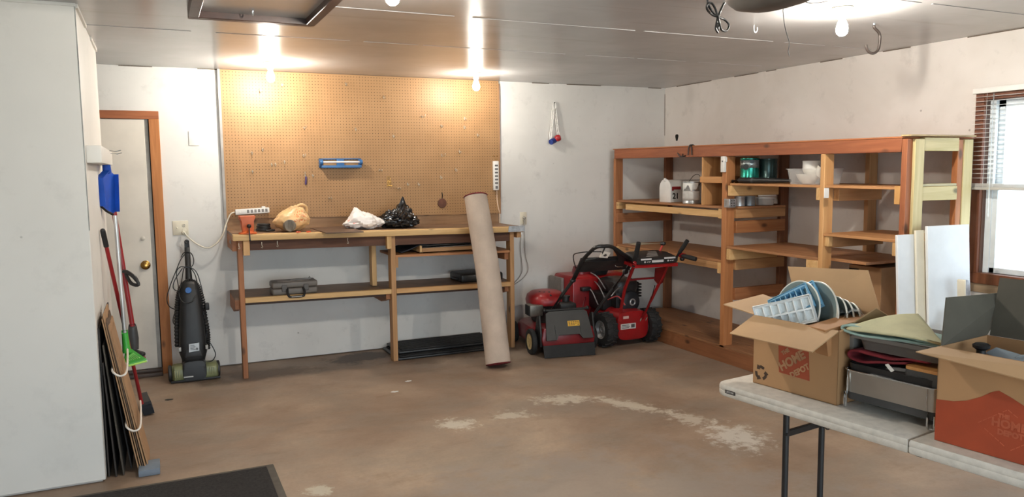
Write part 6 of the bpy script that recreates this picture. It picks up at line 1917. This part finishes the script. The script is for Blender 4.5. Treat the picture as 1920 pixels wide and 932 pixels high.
loft(m, [rrect(RX0 + .01, RX1 - .01, RY0 + .01, RY1 - .01, .84), rrect(RX0 + .006, RX1 - .006, RY0 + .006, RY1 - .006, .905), rrect(RX0 + .01, RX1 - .01, RY0 + .01, RY1 - .01, .905), rrect(RX0 + .014, RX1 - .014, RY0 + .014, RY1 - .014, .86)])
rk(m, 'liner', M_black)
rk(MB().box((RX0 + .002, -.66, .879), (RX0 + .008, -.58, .884), .001, 1), 'liner_slot', M_dkgray)
# cutlery box with a wooden lid
t = thing('utensil_box', 'dark gray box with a wooden lid standing on the right end of the dish rack', 'box', W(.19, -.755, .882), R(7.64))
m = MB(); loft(m, [rrect(.125, .28, -.815, -.695, .882, .016), rrect(.123, .282, -.817, -.693, .925, .016)])
build(m.xf(TM), 'box', M_dkgray, t)
m = MB(); loft(m, [rrect(.124, .281, -.816, -.694, .9255, .016), rrect(.124, .281, -.816, -.694, .936, .016)])
build(m.xf(TM), 'wooden_lid', wood('bamboo_lid', (176, 122, 66), (206, 152, 92), 0, .5, False), t)
build(MB().box((.1215, -.775, .902), (.126, -.715, .907), .001, 1).xf(TM), 'slot', M_black, t)

def folded(p, path, width_vec, th, mat, name, label, cat, n=16, wob=.004):
    """a folded mat: a side-view path swept along width_vec"""
    pts = catmull([V(q) for q in path], 8)
    wv = V(width_vec)
    def fn(u, v):
        i = u * (len(pts) - 1); k = min(int(i), len(pts) - 2)
        q = pts[k].lerp(pts[k + 1], i - k) + wv * v
        return q + V((0, 0, wob * NZ.noise(q * 14)))
    o = build(MB().grid(fn, len(pts) - 1, n), name, mat, loc=p)
    solid(o, th, 0)
    return o
M_maroon = plain('maroon_felt_mat', (112, 24, 34), .85, var=.12, bump=.2, bscale=300)
pth = [W(.14, -.69, .937), W(.135, -.62, .926), W(.132, -.55, .914), W(.13, -.505, .916), W(.13, -.484, .927), W(.13, -.49, .944), W(.132, -.52, .950), W(.135, -.57, .946), W(.14, -.63, .942), W(.15, -.70, .950), W(.155, -.76, .952)]
o = folded(W(.2, -.58, .92), pth, TV(.22, 0, 0), .007, M_maroon, 'folded_mat', '', 'mat')
tag(o, 'maroon mat folded over on itself above the dish rack', 'mat')
tg_ = V((-2.6807, -4.9355, 0.9270)); tg2 = V((-2.6792, -4.9464, 0.9330)); tg3 = V((-2.6834, -4.9752, 0.9160)); tg4 = V((-2.6849, -4.9643, 0.9080))
tag(build(MB().slab([tg_, tg2, tg3, tg4], TV(.0015, 0, 0)), 'care_tag', plain('white_cloth_tag', (206, 204, 198), .6), loc=tg_), 'white cloth tag hanging from the maroon mat', 'tag')
# gray wash tub
t = thing('wash_tub', 'gray plastic wash tub under the folded green mats on the dish rack', 'tub', W(.3, -.66, .955), R(7.64))
m = MB()
loft(m, [rrect(.155, .40, -.80, -.515, .955, .03), rrect(.145, .41, -.812, -.503, 1.002, .03), rrect(.125, .43, -.832, -.483, 1.003, .03), rrect(.123, .432, -.834, -.481, .996, .03), rrect(.123, .432, -.834, -.481, 1.009, .03), rrect(.135, .42, -.822, -.493, 1.010, .03), rrect(.16, .395, -.795, -.52, .962, .03)])
build(m.xf(TM), 'tub', plain('warm_gray_tub', (96, 92, 88), .5, var=.06), t)
build(MB().box((.17, -.479, .93), (.25, -.452, 1.0), .006).box((.165, -.483, .990), (.255, -.446, 1.003), .004).xf(TM), 'end_handle', plain('light_gray_rim', (118, 116, 112), .5), t)
# green drying mats, folded
M_mint = plain('mint_drying_mat', (150, 176, 168), .85, var=.07, bump=.25, bscale=300)
M_sage = plain('pale_sage_mat', (204, 200, 162), .85, var=.06, bump=.25, bscale=300)
pth = [W(.16, -.835, 1.014), W(.14, -.76, 1.018), W(.125, -.66, 1.016), W(.12, -.56, 1.012), W(.12, -.49, 1.014), W(.12, -.462, 1.022), W(.12, -.474, 1.034), W(.125, -.53, 1.036), W(.13, -.62, 1.032), W(.14, -.72, 1.028), W(.15, -.79, 1.023)]
o = folded(W(.2, -.65, 1.02), pth, TV(.15, .0, -.006), .008, M_mint, 'drying_mat', '', 'mat')
tag(o, 'mint green drying mat folded over on top of the wash tub', 'mat')
a_, b_, c__, d__ = V((-2.7004, -4.7888, 1.0250)), V((-2.6695, -5.0793, 1.0390)), V((-2.6108, -5.0956, 1.0200)), V((-2.4942, -4.9115, 1.0790))
def sage(u, v):
    p0 = a_.lerp(b_, u); p1 = d__.lerp(c__, max(0, (u - .15) / .85)) if u > .15 else a_.lerp(d__, 1.0)
    q = p0.lerp(p1, v)
    return q + V((0, 0, .016 * math.sin(v * math.pi) * (1 - u) + .003 * NZ.noise(q * 12)))
o = build(MB().grid(sage, 24, 16), 'drying_mat', M_sage, loc=a_); solid(o, .008, 0)
tag(o, 'pale sage mat draped as a slope on top of the mint mat', 'mat')

# ---- second moving box --------------------------------------------------
B2X, B2Y0, B2Y1, B2Z = .045, -1.30, -.848, 1.04
t, pb, wl = open_box(.045, .335, B2Y0, B2Y1, TZ_, B2Z, 'moving_box', 'open moving box with an orange printed lower half at the right edge of the table')
wb_(flap([W(.043, B2Y1, B2Z), W(.043, B2Y0, B2Z), W(*(-0.0300, -1.1010, 1.0120)) + TV(0, -.17, -.012), W(*(-0.0300, -0.8180, 1.0280))], M_boxin), 'flap', M_boxin, t)
M_shade = plain('shaded_flap_card', (84, 79, 68), .75, var=.06)  # box card with its shade put into the colour, for the two standing flaps
r0 = [W(.337, B2Y1, B2Z), W(.045, B2Y1, B2Z)]
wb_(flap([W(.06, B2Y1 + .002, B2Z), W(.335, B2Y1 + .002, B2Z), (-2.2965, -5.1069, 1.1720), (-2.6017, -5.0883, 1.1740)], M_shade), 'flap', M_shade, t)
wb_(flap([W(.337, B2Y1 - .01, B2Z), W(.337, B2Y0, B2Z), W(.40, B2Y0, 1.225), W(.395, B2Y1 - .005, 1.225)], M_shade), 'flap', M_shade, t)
build(MB().bar(V((-2.3042, -5.1100, 1.1710)), V((-2.3344, -5.1251, 1.0280)), .006, .005, (0, 0, 1), .001), 'cut_edge', plain('white_cut_edge', (226, 222, 214), .6), t)  # white bar: light catching the flap's cut edge, put into its colour
fx2 = .0445
pts = [W(fx2, B2Y1, .742), W(fx2, B2Y1, .872), W(fx2, -.90, .878), W(fx2, -.94, .890), W(fx2, -.98, .912), W(fx2, -1.01, .934), W(fx2, -1.028, .942), W(fx2, -1.06, .930), W(fx2, -1.10, .912), W(fx2, -1.18, .900), W(fx2, B2Y0, .897), W(fx2, B2Y0, .742)]
o = build(MB().slab(pts, TV(-.0008, 0, 0)), 'orange_print', M_oran, t); o.parent = wl['f']
M_ghost = plain('pale_orange_ink', (176, 88, 58), .65)
def ghost(body, size, y, z):
    o = build(MB().text(body, size, W(fx2 - .0014, y, z), TV(0, -1, 0), (0, 0, 1), .0003, bold=.0014), 'logo_lettering', M_ghost, t); o.parent = wl['f']
ghost('THE', .016, -1.045, .869); ghost('HOME', .034, -1.06, .846); ghost('DEPOT', .022, -1.065, .820)
m = MB()
dm = [(-1.055, .892), (-1.145, .835), (-1.065, .772), (-.975, .832)]
for i in range(4):
    a, b = dm[i], dm[(i + 1) % 4]
    for k in range(6):
        if (i * 6 + k) % 5 == 2: continue
        p0 = W(fx2 - .001, a[0] + (b[0] - a[0]) * k / 6, a[1] + (b[1] - a[1]) * k / 6); p1 = W(fx2 - .001, a[0] + (b[0] - a[0]) * (k + .8) / 6, a[1] + (b[1] - a[1]) * (k + .8) / 6)
        m.bar(p0, p1, .002, .0008, TV(-1, 0, 0))
o = build(m, 'logo_diamond', M_ghost, t); o.parent = wl['f']
# things in it: a lid knob, a rack wire, folded paper
kc = V((-2.5908, -5.2069, 1.0270))
t = thing('pot_lid', 'pot lid with a black knob in the orange printed box', 'pot lid', W(.17, -.95, .95))
build(MB().lathe([(0, .0), (.016, 0), (.013, .014), (.013, .020), (.024, .028), (.025, .036), (.018, .041), (0, .042)], kc + V((0, 0, -.022)), (0, 0, 1), 26), 'knob', M_black, t)
build(MB().lathe([(0, .020), (.03, .018), (.08, .006), (.10, -.004), (.104, -.006), (.10, -.009), (.08, 0), (0, .012)], kc + V((0, 0, -.045)), (0, 0, 1), 40), 'lid', plain('steel_lid', (128, 126, 122), .25, .9, var=.06), t)
q = V((-2.5499, -5.2489, 1.0090))
tag(build(MB().slab([q + TV(0, .05, .0), q + TV(.0, .02, .022), q + TV(.02, -.06, .006), q + TV(-.02, -.05, -.02)], (0, 0, .003)).tube([q + TV(.0, -.03, .0), q + TV(.01, -.06, .014), q + TV(.0, -.09, .004), q + TV(-.02, -.1, -.02)], .0022, 7, smooth=4), 'plastic_cover', clear('blue_gray_clear', (176, 190, 198), .6, .2), loc=q), 'pale clear plastic lid in the orange printed box right of the black knob', 'lid')

# ------------------------------------------------------------------ ceiling fittings
t = thing('ceiling_hatch', 'attic hatch with a dark brown frame in the ceiling at the top left', 'hatch', (-4.38, -3.0, H))
M_hfr = plain('dark_brown_frame_paint', (66, 44, 36), .45, var=.15)
hx0, hx1, hy0, hy1 = -4.70, -4.068, -3.55, -2.395
for a, b in (((hx0, hy1 - .055, H - .055), (hx1, hy1, H)), ((hx0, hy0, H - .055), (hx1, hy0 + .055, H)), ((hx0, hy0 + .055, H - .055), (hx0 + .05, hy1 - .055, H)), ((hx1 - .05, hy0 + .055, H - .055), (hx1, hy1 - .055, H))):
    build(MB().box(a, b, .003, 1), 'frame_rail', M_hfr, t)
build(MB().box((hx0 + .05, hy0 + .055, H - .022), (hx1 - .05, hy1 - .055, H - .002)), 'hatch_panel', M_ceil, t)
build(MB().torus((-4.4, -2.55, H - .03), (1, 0, 0), .015, .003, 16, 6), 'pull_ring', M_steel, t)
# garage door opener
t = thing('door_opener', 'dark gray overhead door opener hanging from the ceiling at the top edge', 'door opener', (-2.90, -4.62, H))
m = MB()
oc = V((-2.905, -4.63, 2.222))
loft(m, [sring(oc + V((0, 0, z)), (1, 0, 0), (0, 1, 0), rx, ry, 2.6, 36) for z, rx, ry in ((-.072, .03, .05), (-.066, .055, .12), (-.052, .078, .18), (-.03, .096, .21), (0, .104, .23), (.04, .106, .235), (.10, .104, .235))])
build(m, 'motor_housing', plain('gray_opener_plastic', (92, 88, 84), .4, var=.1), t)
build(MB().box((-2.915, -8.4, 2.28), (-2.885, -4.86, 2.315), .003), 'rail', M_steel, t)
for x in (-2.99, -2.82):
    build(MB().box((x - .012, -4.67, 2.30), (x + .012, -4.64, H), .001, 1), 'hanger_strap', M_steel, t)
build(MB().tube([(-2.80, -4.44, 2.24), (-2.6810, -4.4200, 2.2129), (-2.6751, -4.4200, 2.1974), (-2.6684, -4.4200, 2.1578), (-2.6563, -4.4200, 2.1185), (-2.6386, -4.4200, 2.0792), (-2.6431, -4.4200, 2.0486), (-2.6369, -4.4200, 2.0266)], .0016, 6, smooth=4), 'antenna_wire', M_dkgray, t)
build(MB().tube([(-2.76, -4.52, 2.27), (-2.5615, -4.4200, 2.2404), (-2.3806, -4.3000, 2.2733), (-2.2210, -4.2000, 2.3113), (-1.9682, -4.0000, 2.3761)], .002, 6, smooth=4), 'wire', M_dkgray, t)
# looped black cord
cl = V((-2.215, -3.56, H))
m = MB()
m.tube([(-2.3439, -3.5600, 2.4467), (-2.3366, -3.5600, 2.4109), (-2.2942, -3.5500, 2.3794), (-2.2516, -3.5400, 2.3633), (-2.2017, -3.5300, 2.3527), (-2.1769, -3.5300, 2.3277), (-2.2022, -3.5400, 2.2976), (-2.2416, -3.5500, 2.2987), (-2.2642, -3.5600, 2.3272), (-2.2833, -3.5700, 2.3556)], .0058, 9, smooth=6)
m.tube([(-2.2833, -3.5700, 2.3556), (-2.3010, -3.5700, 2.3961), (-2.3249, -3.5700, 2.4202), (-2.3514, -3.5700, 2.4130), (-2.3429, -3.5600, 2.3896), (-2.3007, -3.5500, 2.3684), (-2.2667, -3.5500, 2.3578), (-2.2543, -3.5400, 2.3260), (-2.2604, -3.5400, 2.2885)], .0058, 9, smooth=6)
m.tube([(-2.2500, -3.5300, 2.3599), (-2.2337, -3.5300, 2.3982), (-2.2104, -3.5300, 2.4372), (-2.1834, -3.5300, 2.4659)], .0058, 9, smooth=6)
m.tube([(-2.2700, -3.5500, 2.3549), (-2.2762, -3.5500, 2.3228), (-2.2792, -3.5500, 2.3015), (-2.2569, -3.5400, 2.2861)], .0058, 9, smooth=5)
tag(build(m, 'looped_cord', M_black, loc=cl), 'black power cord tied in a bow hanging from the ceiling, left of the door opener', 'cord')
# big storage hook and small hooks
bh_ = V((-0.9669, -3.3880, 2.4400))
t = thing('ceiling_hook', 'large dark storage hook screwed into the ceiling right of the glowing bulb', 'hook', bh_)
Yh = -3.41
build(MB().tube([(-0.9882, -3.4100, 2.4317), (-0.9852, -3.4100, 2.4165), (-0.9506, -3.4100, 2.3940), (-0.9359, -3.4100, 2.3701), (-0.9381, -3.4100, 2.3265), (-0.9496, -3.4100, 2.2885), (-0.9843, -3.4100, 2.2680), (-1.0201, -3.4100, 2.2723), (-1.0432, -3.4100, 2.2927), (-1.0509, -3.4100, 2.3138)], .0082, 12, smooth=5), 'hook', plain('dark_bronze_coating', (62, 54, 50), .4, .3, var=.1), t)
build(MB().cyl(V((-0.9882, -3.4100, 2.4317)), V((-0.9888, -3.4100, 2.4439)) + V((0, 0, .02)), .0075, n=12), 'threaded_end', M_steel, t)
uh = V((-1.6209, -3.1123, 2.4400))
tag(build(MB().tube([uh + V((-.012, 0, .004)), uh + V((-.012, 0, -.03)), uh + V((0, 0, -.044)), uh + V((.012, 0, -.03)), uh + V((.012, 0, -.012))], .0028, 8, smooth=4), 'ceiling_hook', M_white, loc=uh), 'tiny white U-shaped hook in the ceiling below the door opener', 'hook')
# knocked-out outlet hole above the shelving
hh = V((-0.0005, -0.2087, 1.9203))
pts = [(.030 * math.cos(a) * (1 + .25 * math.sin(3 * a)) , .042 * math.sin(a) * (1 + .2 * math.cos(2 * a))) for a in [i * math.pi / 9 for i in range(18)]]
structure(MB().prism(pts, hh, (0, .8, 0), (0, 0, 1), (.004, 0, 0)), 'trim_10', M_hole)
# paint chips and litter on the floor
for i, (p, lab) in enumerate((((-3.2069, -1.1539, 0.0000), 'white paint chip on the floor in front of the middle of the workbench'), ((-3.3840, -1.3848, 0.0000), 'small pale chip on the floor left of the larger white paint chip'), ((-4.8854, -0.8406, 0.0000), 'tiny dark crumb on the floor to the right of the broom'))):
    p = V(p)
    m = MB().prism([(.022 * math.cos(a) * (1 + .4 * math.sin(2.3 * a + i)), .014 * math.sin(a) * (1 + .3 * math.cos(3 * a))) for a in [k * math.pi / 5 for k in range(10)]], p + V((0, 0, .0005)), (1, 0, 0), (0, 1, 0), (0, 0, .003))
    tag(build(m, 'paint_chip' if i < 2 else 'crumb', M_white if i < 2 else M_black, loc=p), lab, 'debris')
